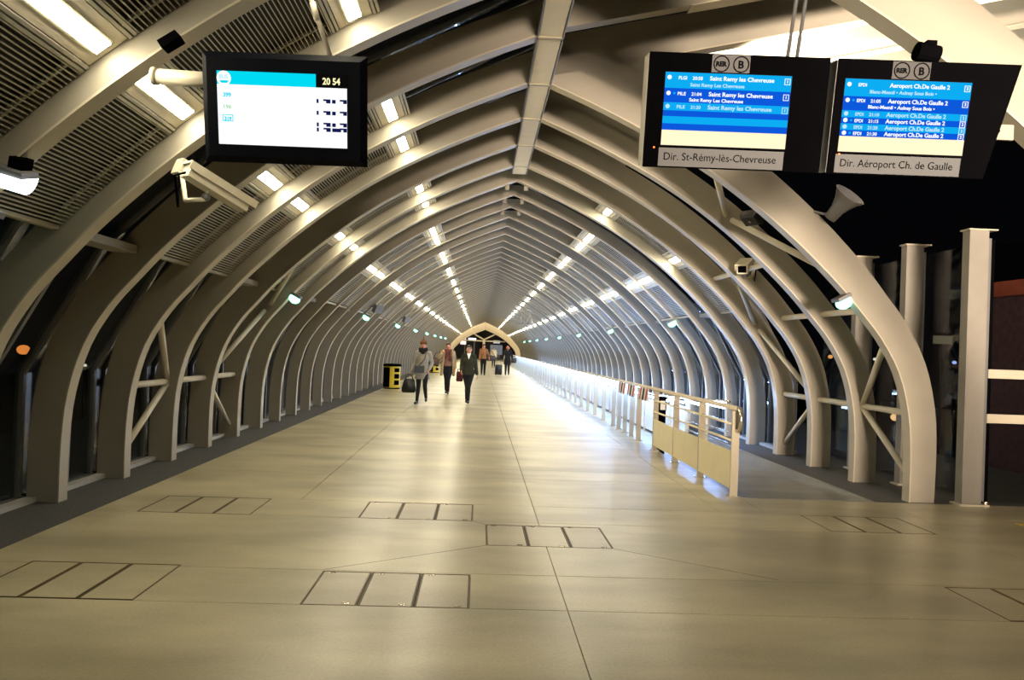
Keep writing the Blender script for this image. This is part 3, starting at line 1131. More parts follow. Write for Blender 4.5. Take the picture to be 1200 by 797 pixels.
flood('black floodlight lower of the pair between the near right ribs', (3.14, 9.05, 3.19), (4.5, 9.9, 5.3), (3.30, 9.80, 3.26), 1.15, group='black floodlights on the right ribs')
flood('black floodlight upper of the pair between the near right ribs', (3.31, 9.2, 3.42), (3.2, 9.9, 5.3), (3.40, 9.83, 3.30), 1.05, group='black floodlights on the right ribs')
spot_light('floodlight_beam', (3.14, 9.16, 3.42), (4.5, 9.85, 5.35), 9000, (1.0, 0.88, 0.70), 115, 0.6)
t = thing('rib_spotlight', 'black cylinder spotlight on the nearest rib above the right display', 'spotlight', (2.62, 4.55, 3.40))
MB().tube([(0.05, 0, 0), (-0.08, 0, 0.02)], 0.055, 14).build('barrel', M_BLACK, t)
MB().box((0.0, 0.02, -0.01), (0.06, 0.10, 0.10)).build('bracket', M_BLACK, t)
t = thing('clamp_fitting', 'round grey clamp fitting with a drilled plate at the right edge', 'clamp', (3.00, 4.50, 3.02))
MB().ellipsoid((0.0, 0, 0.04), (0.06, 0.05, 0.045)).build('clamp', M_GREY, t, smooth=True)
MB().box((-0.07, 0, -0.12), (0.12, 0.02, -0.03)).build('plate', M_RIB, t)
MB().tube([(0.02, -0.006, -0.07), (0.02, 0.002, -0.07)], 0.014, 10).build('hole', M_BLACK, t)

# horn loudspeaker on the outer edge of the second rib on the right
t = thing('horn_loudspeaker', 'grey horn loudspeaker outside the nearest right rib', 'loudspeaker')
t.matrix_world = Matrix.Translation((3.84, 8.35, 3.20)) @ Vector((0.42, -0.62, 0.75)).to_track_quat('Z', 'Y').to_matrix().to_4x4() @ Matrix.Scale(0.88, 4)
MB().lathe([(0.0, -0.14), (0.075, -0.14), (0.085, 0.0), (0.095, 0.02), (0.12, 0.10), (0.19, 0.23), (0.20, 0.23), (0.19, 0.22), (0.115, 0.10), (0.07, 0.02), (0.0, 0.02)], 24
           ).build('horn', M_GREY, t, smooth=True)
MB().tube([(0, 0, -0.06), (-0.04, 0.08, -0.14), (-0.05, 0.20, -0.20)], 0.016, 8).build('bracket', M_GREY, t)
t = thing('hanging_loudspeaker', 'grey pair of loudspeakers hanging far down the tunnel on the right', 'loudspeaker', (2.05, 36.0, 2.85))
for dx in (-0.22, 0.22):
    MB().tube([(dx, 0, 0.12), (dx, 0, 0.5)], 0.02, 6).build('rod', M_GREY, t)
    MB().lathe([(0.06, 0.18), (0.09, 0.12), (0.16, -0.12), (0.15, -0.16), (0.0, -0.16)][::-1], 16, Matrix.Translation((dx, 0, 0))).build('speaker', M_GREY, t, smooth=True)
MB().box((-0.3, -0.02, 0.48), (0.3, 0.02, 0.53)).build('bar', M_GREY, t)

E_MINT = emit('emergency_lamp_glow', (0.28, 1.0, 0.72), 4.0)
E_CLEAR = emit('clear_lamp_glow', (0.90, 1.0, 0.96), 5.0)


def halfdrum(mb, r, L, flat=0.02, n=12):
    pts = [(0, r * math.cos(a), -r * 0.9 * math.sin(a)) for a in [math.pi * i / n for i in range(n + 1)]]
    pts = [(-L / 2, p[1], p[2]) for p in pts]
    return mb.poly_extrude(pts, (L, 0, 0))


mint_me = MB().ellipsoid((0, 0, -0.04), (0.092, 0.085, 0.075), 16).mesh('diffuser', E_MINT, True)
mint_back = MB().box((-0.08, -0.095, 0.0), (0.08, 0.095, 0.04)).mesh('housing', M_GREY)


def emergency(k, s, label):
    x, z = point_at(INNER, z=2.24)
    t = thing('emergency_lamp', label, 'emergency lamp', (CX + s * (x - 0.10), rib_y(k) + 0.02, z + 0.0), (0, s * -0.5, 0), 'green emergency lamps')
    place('housing', mint_back, t)
    place('diffuser', mint_me, t)
    return t


for i, k in enumerate((2, 8, 14, 20, 26, 32, 38, 44, 50)):
    emergency(k, 1, 'green glowing emergency lamp on the right ribs, %s from the photographer' % nth(i + 1))
for i, k in enumerate((-1, 5, 11, 17, 23, 29, 35, 41, 47)):
    emergency(k, -1, 'green glowing emergency lamp on the left ribs, %s from the photographer' % nth(i + 1))
for i, k in enumerate((11, 17)):
    x, z = point_at(INNER, z=2.42)
    flood('grey floodlight beside the %s green lamp on the left' % ('third', 'fourth')[i], (CX - x + 0.22, rib_y(k) - 0.1, z + 0.02), (1.5, rib_y(k) - 3, 0.0),
          (CX - x - 0.05, rib_y(k) + 0.05, z + 0.1), 1.4, M_GREY, 'grey floodlights on the left ribs')
t = thing('bulkhead_lamp', 'white glowing bulkhead lamp on the nearest left rib', 'lamp', (-2.74, 4.62, 2.45), (0.25, 0.25, 0.1))
halfdrum(MB(), 0.105, 0.20).build('diffuser', E_CLEAR, t)
MB().box((-0.10, -0.095, 0.0), (0.10, 0.095, 0.035)).build('housing', M_GREY, t)
MB().box((-0.02, -0.02, 0.035), (0.06, 0.10, 0.10)).build('clamp', M_BLACK, t)
t = thing('black_clamp', 'small black clamp on the nearest left rib above the display arm', 'clamp', (-1.86, 4.58, 3.26))
MB().box((-0.06, -0.03, -0.03), (0.06, 0.07, 0.02), Matrix.Rotation(-0.6, 4, 'Y')).build('clamp', M_BLACK, t)

# ------------------------------------------------------------------ bins
for i, (x, yy, lab) in enumerate(((-3.0, 27.3, 'yellow and black litter bin standing against the left ribs'),
                                  (-2.55, 44.8, 'smaller looking yellow and black litter bin, farther away behind the woman'))):
    t = thing('litter_bin', lab, 'bin', (x, yy, 0), (0, 0, 0.25), 'yellow litter bins')
    MB().lathe([(0.27, 0.03), (0.29, 0.06), (0.29, 0.76), (0.27, 0.78)], 24).build('body', M_YELLOW, t, smooth=False)
    MB().lathe([(0.25, 0.0), (0.28, 0.0), (0.28, 0.04), (0.25, 0.04)], 24).build('base', M_BLACK, t)
    MB().lathe([(0.05, 0.78), (0.32, 0.78), (0.32, 0.83), (0.28, 0.86), (0.05, 0.87)], 24).build('lid', M_BLACK, t)

    def curved(a0, a1, z0, z1, r=0.292):
        m = MB()
        n = 6
        for j in range(n):
            b0, b1 = a0 + (a1 - a0) * j / n, a0 + (a1 - a0) * (j + 1) / n
            m.poly_extrude([(r * math.cos(b0), r * math.sin(b0), z0), (r * math.cos(b1), r * math.sin(b1), z0), (r * math.cos(b1), r * math.sin(b1), z1),
                            (r * math.cos(b0), r * math.sin(b0), z1)], (0.008 * math.cos((a0 + a1) / 2), 0.008 * math.sin((a0 + a1) / 2), 0))
        return m
    for (z0, z1) in ((0.14, 0.30), (0.36, 0.52), (0.58, 0.72)):
        curved(-1.45, -0.75, z0, z1).build('dark_panel', M_BLACK, t)
    curved(-3.4, -1.98, 0.06, 0.74).build('dark_side', M_BLACK, t)

# ------------------------------------------------------------------ far portal and what lies beyond it
YP = rib_y(LAST) + 0.4
pt = thing('end_portal', 'warmly lit cream gabled portal closing the far end of the tunnel', 'portal', (CX, YP, 0))
small = [(x * 0.91, max(-0.02, z * 0.82)) for x, z in INNER]
for s in (-1, 1):
    mb = MB()
    A = [(s * x, 0.0, z) for x, z in offset(0.35)]
    B = [(s * x, 3.5, z) for x, z in small]
    for i in range(NI - 1):
        vs = [mb.bm.verts.new(p) for p in (A[i], A[i + 1], B[i + 1], B[i])]
        mb.bm.faces.new(vs)
    bmesh.ops.remove_doubles(mb.bm, verts=mb.bm.verts[:], dist=0.001)
    bmesh.ops.solidify(mb.bm, geom=mb.bm.faces[:], thickness=0.06)
    mb.build('sloping_soffit', mat('portal_cream', (0.80, 0.72, 0.56), 0.6, var=0.05), pt)
MB().tube([(-0.05, 4.0, 0), (-0.05, 4.0, 2.6)], 0.16, 10).build('column', M_CREAM, pt, smooth=True)
for dx in (-1.5, 1.5):
    MB().tube([(-0.05, 4.0, 2.5), (dx, 4.0, 3.3)], 0.09, 8).build('branch', M_CREAM, pt, smooth=True)
for (a, b) in (((-2.6, 4.2, 2.35), (2.6, 4.2, 2.35)),):
    MB().tube([a, b], 0.08, 8).build('crossbeam', M_CREAM, pt, smooth=True)
spot_light('portal_lamp', (CX, YP - 2.5, 0.7), (CX, YP + 2, 3.0), 800, (1.0, 0.84, 0.60), 150, 0.8, 0.3)
tag(MB().box((-8, YP + 16, -0.1), (9, YP + 16.2, 6)).build('wall_back', mat('far_dark_wall', (0.03, 0.028, 0.026), 0.6)), 'dark far wall of the building beyond the portal', None, None, 'structure')
MB().box((-5, YP - 0.2, -0.3), (6, YP + 16, -0.012)).build('floor_bed', M_SLAB, floor)
for (x, z, w, h_, em, st, lab) in ((-1.5, 2.5, 0.95, 0.32, (0.75, 0.85, 1.0), 2.2, 'bluish lit sign beyond the far portal, left of its column'),
                                   (1.55, 2.3, 0.8, 0.35, (0.7, 0.75, 0.8), 0.8, 'pale grey sign beyond the far portal, right of its column'),
                                   (-2.6, 2.2, 0.7, 0.75, (1.0, 0.75, 0.68), 1.3, 'pinkish lit poster at the far left of the end portal'),
                                   (1.6, 1.3, 1.5, 1.2, (0.25, 0.27, 0.3), 0.7, 'dim grey shop window beyond the far portal')):
    t = thing('lit_sign', lab, 'sign', (CX + x, YP + (8.0 if h_ > 1 else 5.0), z))
    MB().box((-w / 2 - 0.04, 0, -h_ / 2 - 0.04), (w / 2 + 0.04, 0.1, h_ / 2 + 0.04)).build('case', M_GREY, t)
    MB().tube([(w * .3, 0.05, -h_ / 2), (w * .3, 0.05, -z - 0.012)], 0.04, 6).build('stand', M_GREY, t)
    MB().box((-w / 2, -0.01, -h_ / 2), (w / 2, 0, h_ / 2)).build('face', emit('sign_glow_%s' % lab[:6].strip(), em, st), t)

# ------------------------------------------------------------------ outside: ground, building, street lamps
tag(MB().box((-80, -20, -6.2), (80, 160, -6.0)).build('ground', mat('night_ground', (0.03, 0.03, 0.03), 0.9, var=0.4, scale=0.5)), 'dark ground outside below the footbridge', None, None, 'structure')
bd = thing('building', 'dark red brick building behind the glass at the right edge', 'building', (9.0, 9.2, -6.0))
MB().box((0, 0.2, 0), (6.0, 4.4, 8.75)).build('wall', mat('brick_red', (0.085, 0.035, 0.022), 0.8, var=0.3, scale=9), bd)
MB().box((-0.2, 0.0, 8.75), (6.2, 4.5, 9.0)).build('roof_edge', mat('roof_orange', (0.35, 0.07, 0.02), 0.6, var=0.2), bd)
spot_light('wall_washer', (7.6, 11.2, 0.6), (9.0, 11.2, 2.6), 25, (1.0, 0.35, 0.12), 70, 1.0)
lamps = [(-9.66, 17.0, 1.13, (1.0, 0.28, 0.05), 'orange street lamp outside the left windows, nearest the photographer', 0.13),
         (-9.80, 24.0, 0.51, (0.85, 0.9, 0.3), 'yellowish low street lamp outside the left bracing bay', 0.05),
         (-10.32, 30.0, 1.25, (1.0, 0.5, 0.15), 'amber street lamp outside the left tunnel side, farther along', 0.14),
         (-10.83, 22.0, 0.64, (1.0, 0.85, 0.6), 'small pale street lamp outside the second left window', 0.05),
         (11.86, 24.0, 1.2, (1.0, 0.30, 0.06), 'orange street lamp outside, between the second and third right ribs', 0.15),
         (14.19, 26.0, -0.29, (1.0, 0.6, 0.25), 'low amber street lamp outside, behind the nearest right rib', 0.16),
         (16.19, 25.5, 3.57, (0.9, 1.0, 0.9), 'white street lamp outside, left of the nearest glazing post', 0.09),
         (15.48, 30.0, 1.67, (1.0, 0.95, 0.8), 'small white street lamp outside, between the near right ribs', 0.07),
         (14.62, 32.0, 1.71, (1.0, 0.45, 0.12), 'small orange street lamp outside, behind the third right rib', 0.10),
         (13.14, 36.0, 2.17, (1.0, 0.42, 0.12), 'orange street lamp outside the farther right windows, upper of two', 0.13),
         (12.77, 34.0, 1.81, (1.0, 0.5, 0.2), 'orange street lamp outside the farther right windows, lower of two', 0.10),
         (17.43, 28.0, 1.65, (0.4, 0.5, 1.0), 'bluish street lamp outside, beside the small pale street sign', 0.08)]
for (x, yy, z, c, lab, r) in lamps:
    t = thing('street_lamp', lab, 'street lamp', (x, yy, -6.0), group='street lamps outside')
    MB().tube([(0, 0, 0), (0, 0, z + 6.0)], [0.07, 0.04], 8).build('pole', M_BLACK, t)
    MB().ellipsoid((0, -0.02, z + 6.0), (r, r, r * 0.8), 10).build('lantern', emit('street_glow_%d' % int(x * 10), c, 1.4), t, smooth=True)
t = thing('street_sign', 'small pale sign with dark triangle outside, behind the glass on the right', 'sign', (9.1, 15.0, -6.0))
MB().tube([(0.0, 0.05, 0), (0.0, 0.05, 8.0)], 0.025, 8).build('pole', M_BLACK, t)
MB().box((-0.19, 0, 7.96), (0.19, 0.02, 8.12)).build('plate', emit('street_sign_glow', (0.8, 0.68, 0.42), 0.16), t)
MB().poly_extrude([(0.0, -0.02, 8.14), (0.24, -0.02, 8.14), (0.12, -0.02, 8.36)], (0, 0.02, 0)).build('triangle', M_BLACK, t)

# ------------------------------------------------------------------ people


def fuse(mb, voxel, smooth_it=4):
    """one continuous surface from overlapping solids"""
    me = mb.mesh('fused', None)
    o = bpy.data.objects.new('fused', me)
    COL.objects.link(o)
    r = o.modifiers.new('r', 'REMESH')
    r.mode = 'VOXEL'
    r.voxel_size = voxel
    if smooth_it:
        s = o.modifiers.new('s', 'SMOOTH')
        s.factor = 0.5
        s.iterations = smooth_it
    dg = bpy.context.evaluated_depsgraph_get()
    out = bpy.data.meshes.new_from_object(o.evaluated_get(dg))
    bpy.data.objects.remove(o)
    bpy.data.meshes.remove(me)
    out.polygons.foreach_set('use_smooth', [True] * len(out.polygons))
    return out


def put(me, name, m, parent):
    me.name = name
    me.materials.clear()
    me.materials.append(m)
    return place(name, me, parent)


def lerp(a, b, t):
    return Vector(a) + (Vector(b) - Vector(a)) * t


SKIN_M = mat('skin', (0.50, 0.27, 0.17), 0.5, var=0.05, scale=20)
SKIN_R = mat('skin_ruddy', (0.55, 0.22, 0.13), 0.5, var=0.05, scale=20)


def cloth(name, c, var=0.12):
    return mat('cloth_' + name, c, 0.85, var=var, scale=30, spec=0.2, bump=0.2)


def person(label, loc, H, pose, voxel=0.012, face=True, skin=None, turn=0.0):
    """pose gives joints in metres for a figure of height H facing -y; r/l are the figure's own sides (r at -x)"""
    t = thing('person', label, 'person', loc, (0, 0, turn))
    J = {k: Vector(v) for k, v in pose.items() if isinstance(v, (tuple, list))}
    u = H / 1.68
    skin = skin or SKIN_M
    b = MB()
    head = J['head']
    b.ellipsoid(head, (0.074 * u, 0.092 * u, 0.112 * u), 16)
    b.ellipsoid(head + Vector((0, -0.022, -0.055)) * u, (0.055 * u, 0.062 * u, 0.06 * u), 12)      # jaw
    b.cap(head + Vector((0, -0.086, 0.008)) * u, head + Vector((0, -0.106, -0.026)) * u, 0.010 * u, 0.016 * u, 8)   # nose
    for s in (-1, 1):
        b.ellipsoid(head + Vector((s * 0.076, 0.008, -0.008)) * u, (0.012 * u, 0.022 * u, 0.032 * u), 8)
    b.cap(head + Vector((0, 0.012, -0.08)) * u, J['neck'], 0.052 * u, 0.058 * u)
    pel, chest = J['pelvis'], J['chest']
    b.ellipsoid(pel, (0.145 * u, 0.105 * u, 0.12 * u), 14)
    b.ellipsoid(lerp(pel, chest, 0.5), (0.115 * u, 0.092 * u, 0.16 * u), 14)
    b.ellipsoid(chest, (0.135 * u, 0.105 * u, 0.17 * u), 14)
    for s in ('r', 'l'):
        b.cap(J['neck'], J['sh_' + s], 0.055 * u, 0.058 * u)
        b.cap(J['sh_' + s], J['el_' + s], 0.050 * u, 0.038 * u)
        b.cap(J['el_' + s], J['wr_' + s], 0.038 * u, 0.026 * u)
        b.cap(J['hip_' + s], J['kn_' + s], 0.085 * u, 0.054 * u)
        b.cap(J['kn_' + s], J['an_' + s], 0.055 * u, 0.036 * u)
        b.cap(lerp(J['kn_' + s], J['an_' + s], 0.28) + Vector((0, 0.014, 0)), lerp(J['kn_' + s], J['an_' + s], 0.5), 0.052 * u, 0.046 * u)
        d = J['toe_' + s] - J['an_' + s]
        b.cap(J['an_' + s] + Vector((0, 0.03, -0.03)) * u, J['toe_' + s], 0.036 * u, 0.028 * u)
        # hand: palm, four unequal bent fingers and a thumb
        w = J['wr_' + s]
        hd = (w - J['el_' + s]).normalized()
        side_v = hd.cross(Vector((0, 1, 0)))
        side_v = side_v.normalized() if side_v.length > 0.2 else Vector((1, 0, 0))
        fwd = side_v.cross(hd)
        across = Vector((0, -1, 0)) - hd * hd.dot(Vector((0, -1, 0)))
        across = across.normalized() if across.length > 0.1 else Vector((1, 0, 0))
        curl = hd.cross(across) * (1 if s == 'l' else -1)
        palm = w + hd * 0.05 * u
        for k in range(4):
            off = across * (0.028 - 0.018 * k) * u
            b.cap(w + off * 0.6, w + hd * 0.085 * u + off, 0.014 * u, 0.0125 * u, 7)
            fl = (0.072, 0.082, 0.076, 0.058)[k] * u
            k0 = w + hd * 0.085 * u + off
            k1 = k0 + (hd * 0.8 + curl * 0.35) * fl * 0.55
            k2 = k1 + (hd * 0.35 + curl * 0.85) * fl * 0.5
            b.cap(k0, k1, 0.0098 * u, 0.009 * u, 7)
            b.cap(k1, k2, 0.009 * u, 0.0078 * u, 7)
        th0 = w + hd * 0.025 * u + across * 0.022 * u
        th1 = th0 + (hd * 0.6 + across * 0.75) * 0.045 * u
        th2 = th1 + (hd * 0.9 + curl * 0.3) * 0.035 * u
        b.cap(th0, th1, 0.014 * u, 0.0115 * u, 7)
        b.cap(th1, th2, 0.011 * u, 0.009 * u, 7)
    put(fuse(b, min(voxel, 0.008) if face else voxel, 2), 'body', skin, t)
    if face:
        for s in (-1, 1):
            e = MB().ellipsoid(head + Vector((s * 0.031, -0.084, 0.012)) * u, (0.014 * u, 0.008 * u, 0.009 * u), 10)
            e.build('eye', M_WHITE, t, smooth=True)
            MB().ellipsoid(head + Vector((s * 0.031, -0.0905, 0.012)) * u, (0.006 * u, 0.004 * u, 0.006 * u), 8).build('pupil', M_BLACK, t, smooth=True)
            MB().cbox(head + Vector((s * 0.031, -0.088, 0.034)) * u, (0.034 * u, 0.012 * u, 0.006 * u)).build('eyebrow', mat('hair_dark', (0.02, 0.013, 0.01), 0.6), t)
        MB().ellipsoid(head + Vector((0, -0.081, -0.058)) * u, (0.024 * u, 0.010 * u, 0.008 * u), 10).build('mouth', mat('lips', (0.36, 0.09, 0.08), 0.5), t, smooth=True)
    t['_u'] = u
    return t, J, u


def trousers(t, J, u, m, ease=0.012, name='trousers', ankle=0.02):
    b = MB()
    b.ellipsoid(J['pelvis'] + Vector((0, 0, 0.01)), (0.165 * u, 0.115 * u, 0.12 * u), 14)
    for s in ('r', 'l'):
        a = lerp(J['kn_' + s], J['an_' + s], 0.97)
        b.cap(J['hip_' + s], J['kn_' + s], 0.088 * u + ease, 0.056 * u + ease)
        b.cap(J['kn_' + s], a, 0.057 * u + ease, 0.038 * u + ease)
        b.cap(lerp(J['kn_' + s], a, 0.28) + Vector((0, 0.016, 0)), lerp(J['kn_' + s], a, 0.55), 0.054 * u + ease, 0.048 * u + ease)
    return put(fuse(b, 0.014), name, m, t)


def shoes(t, J, u, m, heel=0.0):
    for s in ('r', 'l'):
        b = MB()
        an, toe = J['an_' + s], J['toe_' + s]
        b.cap(an + Vector((0, 0.02, -0.03)) * u, toe, 0.044 * u, 0.036 * u)
        b.cap(an + Vector((0, 0.03, -0.045)) * u, an + Vector((0, 0.025, -0.01)) * u, 0.038 * u, 0.042 * u)
        if heel:
            b.cap(an + Vector((0, 0.045, -0.04)) * u, an + Vector((0, 0.05, -0.045 - heel)) * u, 0.02 * u, 0.012 * u)
        put(fuse(b, 0.010), 'shoe', m, t)


def jacket(t, J, u, m, hem, ease=0.022, flare=0.0, name='coat', front=None, sleeves=True):
    """torso shell with sleeves down to the wrists; hem is the height of the lower edge"""
    b = MB()
    chest, pel = J['chest'], J['pelvis']
    b.ellipsoid(chest, (0.140 * u + ease, 0.114 * u + ease, 0.17 * u + ease * .5), 16)
    rings = []
    n = 8
    top = chest.z
    for i in range(n + 1):
        f = i / n
        z = top + (hem - top) * f
        c = lerp(chest, pel, min(1, (top - z) / max(0.01, top - pel.z)))
        waist = 1 - 0.16 * math.exp(-((z - lerp(chest, pel, .55).z) / 0.11) ** 2)
        low = max(0.0, (pel.z - z) / 0.3)
        rings.append(((c.x, c.y, z), (0.140 * u * waist + ease + flare * low + 0.012 * (f > .6), 0.118 * u * waist + ease + flare * low * 0.9)))
    prev = None
    vs = []
    K = 20
    for (c, (rx, ry)) in rings:
        vs.append([b.bm.verts.new((c[0] + rx * math.cos(2 * math.pi * k / K), c[1] + ry * math.sin(2 * math.pi * k / K), c[2])) for k in range(K)])
    for a, c in zip(vs, vs[1:]):
        for k in range(K):
            b.bm.faces.new((a[k], a[(k + 1) % K], c[(k + 1) % K], c[k]))
    b.bm.faces.new(vs[0])
    b.bm.faces.new(vs[-1])
    for s in ('r', 'l'):
        b.cap(lerp(J['neck'], J['sh_' + s], 0.25), J['sh_' + s], 0.052 * u + ease * .5, 0.054 * u + ease * .8)
        if sleeves:
            b.cap(J['sh_' + s], J['el_' + s], 0.052 * u + ease * .8, 0.042 * u + ease * .8)
            b.cap(J['el_' + s], lerp(J['el_' + s], J['wr_' + s], 0.95), 0.042 * u + ease * .8, 0.034 * u + ease * .6)
    return put(fuse(b, 0.013), name, m, t)


def hair(t, J, u, m, long=0.0, back=True, name='hair'):
    b = MB()
    h = J['head']
    b.ellipsoid(h + Vector((0, 0.020, 0.030)) * u, (0.084 * u, 0.092 * u, 0.098 * u), 14)
    b.ellipsoid(h + Vector((0, -0.035, 0.082)) * u, (0.066 * u, 0.050 * u, 0.034 * u), 12)
    if back:
        b.ellipsoid(h + Vector((0, 0.045, -0.02)) * u, (0.075 * u, 0.062 * u, 0.09 * u), 12)
    if long:
        for s in (-1, 1):
            b.cap(h + Vector((s * 0.07, 0.02, 0.02)) * u, h + Vector((s * 0.085, 0.03, -long)) * u, 0.034 * u, 0.028 * u)
        b.cap(h + Vector((0, 0.06, 0)) * u, h + Vector((0, 0.07, -long)) * u, 0.06 * u, 0.05 * u)
    return put(fuse(b, 0.009), name, m, t)


def stand(H, lean=0.0, stride=0.0, lift=0.0, arms=None, hipw=0.088, cross=0.0):
    """default walking pose facing -y; stride>0 puts the left leg forward"""
    u = H / 1.68
    P = {'head': (0, -0.02 * u - lean, 1.555 * u), 'neck': (0, 0.0 - lean * .8, 1.405 * u), 'chest': (0, 0.0 - lean * .6, 1.215 * u), 'pelvis': (0, 0, 0.93 * u),
         'sh_r': (-0.155 * u, 0 - lean * .7, 1.360 * u), 'sh_l': (0.155 * u, 0 - lean * .7, 1.355 * u),
         'hip_r': (-hipw * u, 0, 0.885 * u), 'hip_l': (hipw * u, 0, 0.885 * u)}
    for s, sg in (('r', -1), ('l', 1)):
        st = stride * (1 if s == 'l' else -1)
        x = sg * (hipw * 0.9 - cross) * u
        if st >= 0:
            P['kn_' + s] = (x, -st * 0.62 - 0.03, 0.478 * u)
            P['an_' + s] = (x, -st, 0.085 * u)
            P['toe_' + s] = (x * 1.1, -st - 0.15 * u, 0.05 * u)
        else:
            P['kn_' + s] = (x, -st * 0.25 - 0.05, 0.485 * u)
            P['an_' + s] = (x, -st + 0.02, 0.095 * u + lift)
            P['toe_' + s] = (x * 1.1, -st - 0.11 * u, 0.040 * u + lift * 0.35)
        P['el_' + s] = (sg * 0.195 * u, 0.05 * u - lean * .5, 1.08 * u)
        P['wr_' + s] = (sg * 0.205 * u, -0.06 * u, 0.85 * u)
    if arms:
        for k, v in arms.items():
            P[k] = tuple(c * u for c in v)
    return P


BLACKCLOTH = cloth('black', (0.013, 0.013, 0.015))
HAIRD = mat('hair_dark', (0.02, 0.013, 0.01), 0.6)
LEATHER = mat('black_leather', (0.012, 0.011, 0.011), 0.38, var=0.2)

# 1 - woman in the grey coat with a bag
H = 1.66
P = stand(H, 0.0, 0.17, 0.05, {'el_r': (-0.225, 0.03, 1.09), 'wr_r': (-0.29, -0.03, 0.86), 'el_l': (0.235, 0.06, 1.10), 'wr_l': (0.185, -0.07, 0.93)})
P['kn_l'], P['an_l'], P['toe_l'] = (0.085, -0.16, 0.50), (0.115, 0.02, 0.17), (0.125, -0.10, 0.105)
P['kn_r'], P['an_r'], P['toe_r'] = (-0.085, -0.10, 0.475), (-0.11, -0.14, 0.085), (-0.14, -0.29, 0.045)
t, J, u = person('woman in a pale grey coat, dark scarf and pointed knitted hat, walking', (-1.47, 20.57, 0), H, P, skin=SKIN_R)
jacket(t, J, u, cloth('grey', (0.30, 0.28, 0.235)), 0.66, 0.020, 0.035)
trousers(t, J, u, BLACKCLOTH, 0.004, 'tights')
shoes(t, J, u, LEATHER)
hair(t, J, u, HAIRD)
b = MB()
for k in range(14):
    a = 2 * math.pi * k / 14
    b.ellipsoid(J['neck'] + Vector((0.085 * math.cos(a), -0.02 + 0.075 * math.sin(a), 0.035 + 0.02 * math.sin(k * 2.1))), (0.045, 0.04, 0.055), 8)
b.ellipsoid(J['neck'] + Vector((0, -0.085, 0.0)), (0.07, 0.045, 0.085), 10)
put(fuse(b, 0.012), 'scarf', BLACKCLOTH, t)
b = MB()
b.lathe([(0.088, 0.045), (0.094, 0.06), (0.085, 0.10), (0.055, 0.135), (0.022, 0.165), (0.014, 0.20), (0.006, 0.26), (0.001, 0.30)], 18, Matrix.Translation(J['head'] + Vector((0, 0.0, 0.0))))
b.build('knitted_hat', cloth('rust', (0.15, 0.06, 0.018)), t, smooth=True)
b = MB()
b.tube([lerp(J['neck'], J['sh_l'], .55) + Vector((0, -0.11, 0.03)), J['chest'] + Vector((0.06, -0.17, 0)), J['pelvis'] + Vector((-0.08, -0.17, 0.10))], 0.010, 6)
b.build('shoulder_strap', LEATHER, t)
MB().cbox((-0.07, -0.185, 0.92), (0.26, 0.07, 0.19)).build('cross_body_bag', mat('bag_slate', (0.05, 0.055, 0.062), 0.6), t)
# her hand bag
w = J['wr_r']
t2 = thing('handbag', 'black handbag hanging from the grey coated woman\'s hand', 'bag', (-1.47 + w.x - 0.05, 20.50, 0))
b = MB()
b.poly_extrude([(-0.17, -0.06, 0.30), (0.16, -0.06, 0.30), (0.19, -0.06, 0.36), (0.14, -0.06, 0.66), (-0.12, -0.06, 0.66), (-0.19, -0.06, 0.38)], (0, 0.13, 0))
bmesh.ops.bevel(b.bm, geom=b.bm.edges[:], offset=0.02, segments=2, affect='EDGES')
b.build('pouch', LEATHER, t2, smooth=True)
for dy in (-0.035, 0.035):
    MB().tube([(-0.09, dy, 0.65), (-0.06, dy, 0.74), (0.0, 0, 0.775), (0.07, dy, 0.74), (0.10, dy, 0.65)], 0.011, 6).build('handle', LEATHER, t2, smooth=True)

# 2 - man in the open tan coat
H = 1.66
P = stand(H, 0.0, 0.12, 0.03, {'el_r': (-0.33, -0.02, 1.14), 'wr_r': (-0.20, -0.16, 1.31), 'el_l': (0.23, 0.04, 1.09), 'wr_l': (0.245, -0.08, 0.86)}, cross=0.045)
t, J, u = person('man in an open tan coat and dark red scarf, walking beside the green jacket', (-1.0, 25.3, 0), H, P, skin=SKIN_R)
jacket(t, J, u, cloth('shirt', (0.20, 0.11, 0.085)), 0.90, 0.010, 0, 'shirt', sleeves=False)
trousers(t, J, u, BLACKCLOTH, 0.012)
shoes(t, J, u, LEATHER)
hair(t, J, u, HAIRD, back=True)
b = MB()
for s, sg in (('r', -1), ('l', 1)):
    b.cap(lerp(J['neck'], J['sh_' + s], 0.4), J['sh_' + s], 0.072, 0.082)
    b.cap(J['sh_' + s], J['el_' + s], 0.082, 0.066)
    b.cap(J['el_' + s], lerp(J['el_' + s], J['wr_' + s], 0.95), 0.066, 0.052)
    for k in range(9):
        f = k / 8
        b.ellipsoid((sg * (0.135 + 0.06 * f), 0.0 - 0.03 * f, 1.33 - 0.68 * f), (0.055, 0.10 + 0.02 * f, 0.07), 10)
for k in range(9):
    f = k / 8
    b.ellipsoid((0, 0.10, 1.33 - 0.62 * f), (0.18 + 0.04 * f, 0.055, 0.08), 10)
put(fuse(b, 0.014), 'open_coat', cloth('tan', (0.36, 0.27, 0.15)), t)
b = MB()
for k in range(12):
    a = 2 * math.pi * k / 12
    b.ellipsoid(J['neck'] + Vector((0.085 * math.cos(a), -0.02 + 0.075 * math.sin(a), 0.02)), (0.045, 0.04, 0.05), 8)
b.cap(J['neck'] + Vector((0.05, -0.10, 0)), J['chest'] + Vector((0.07, -0.15, -0.10)), 0.045, 0.04)
b.cap(J['neck'] + Vector((-0.05, -0.10, 0)), J['chest'] + Vector((-0.05, -0.15, -0.02)), 0.045, 0.035)
put(fuse(b, 0.012), 'scarf', cloth('maroon', (0.12, 0.035, 0.03)), t)
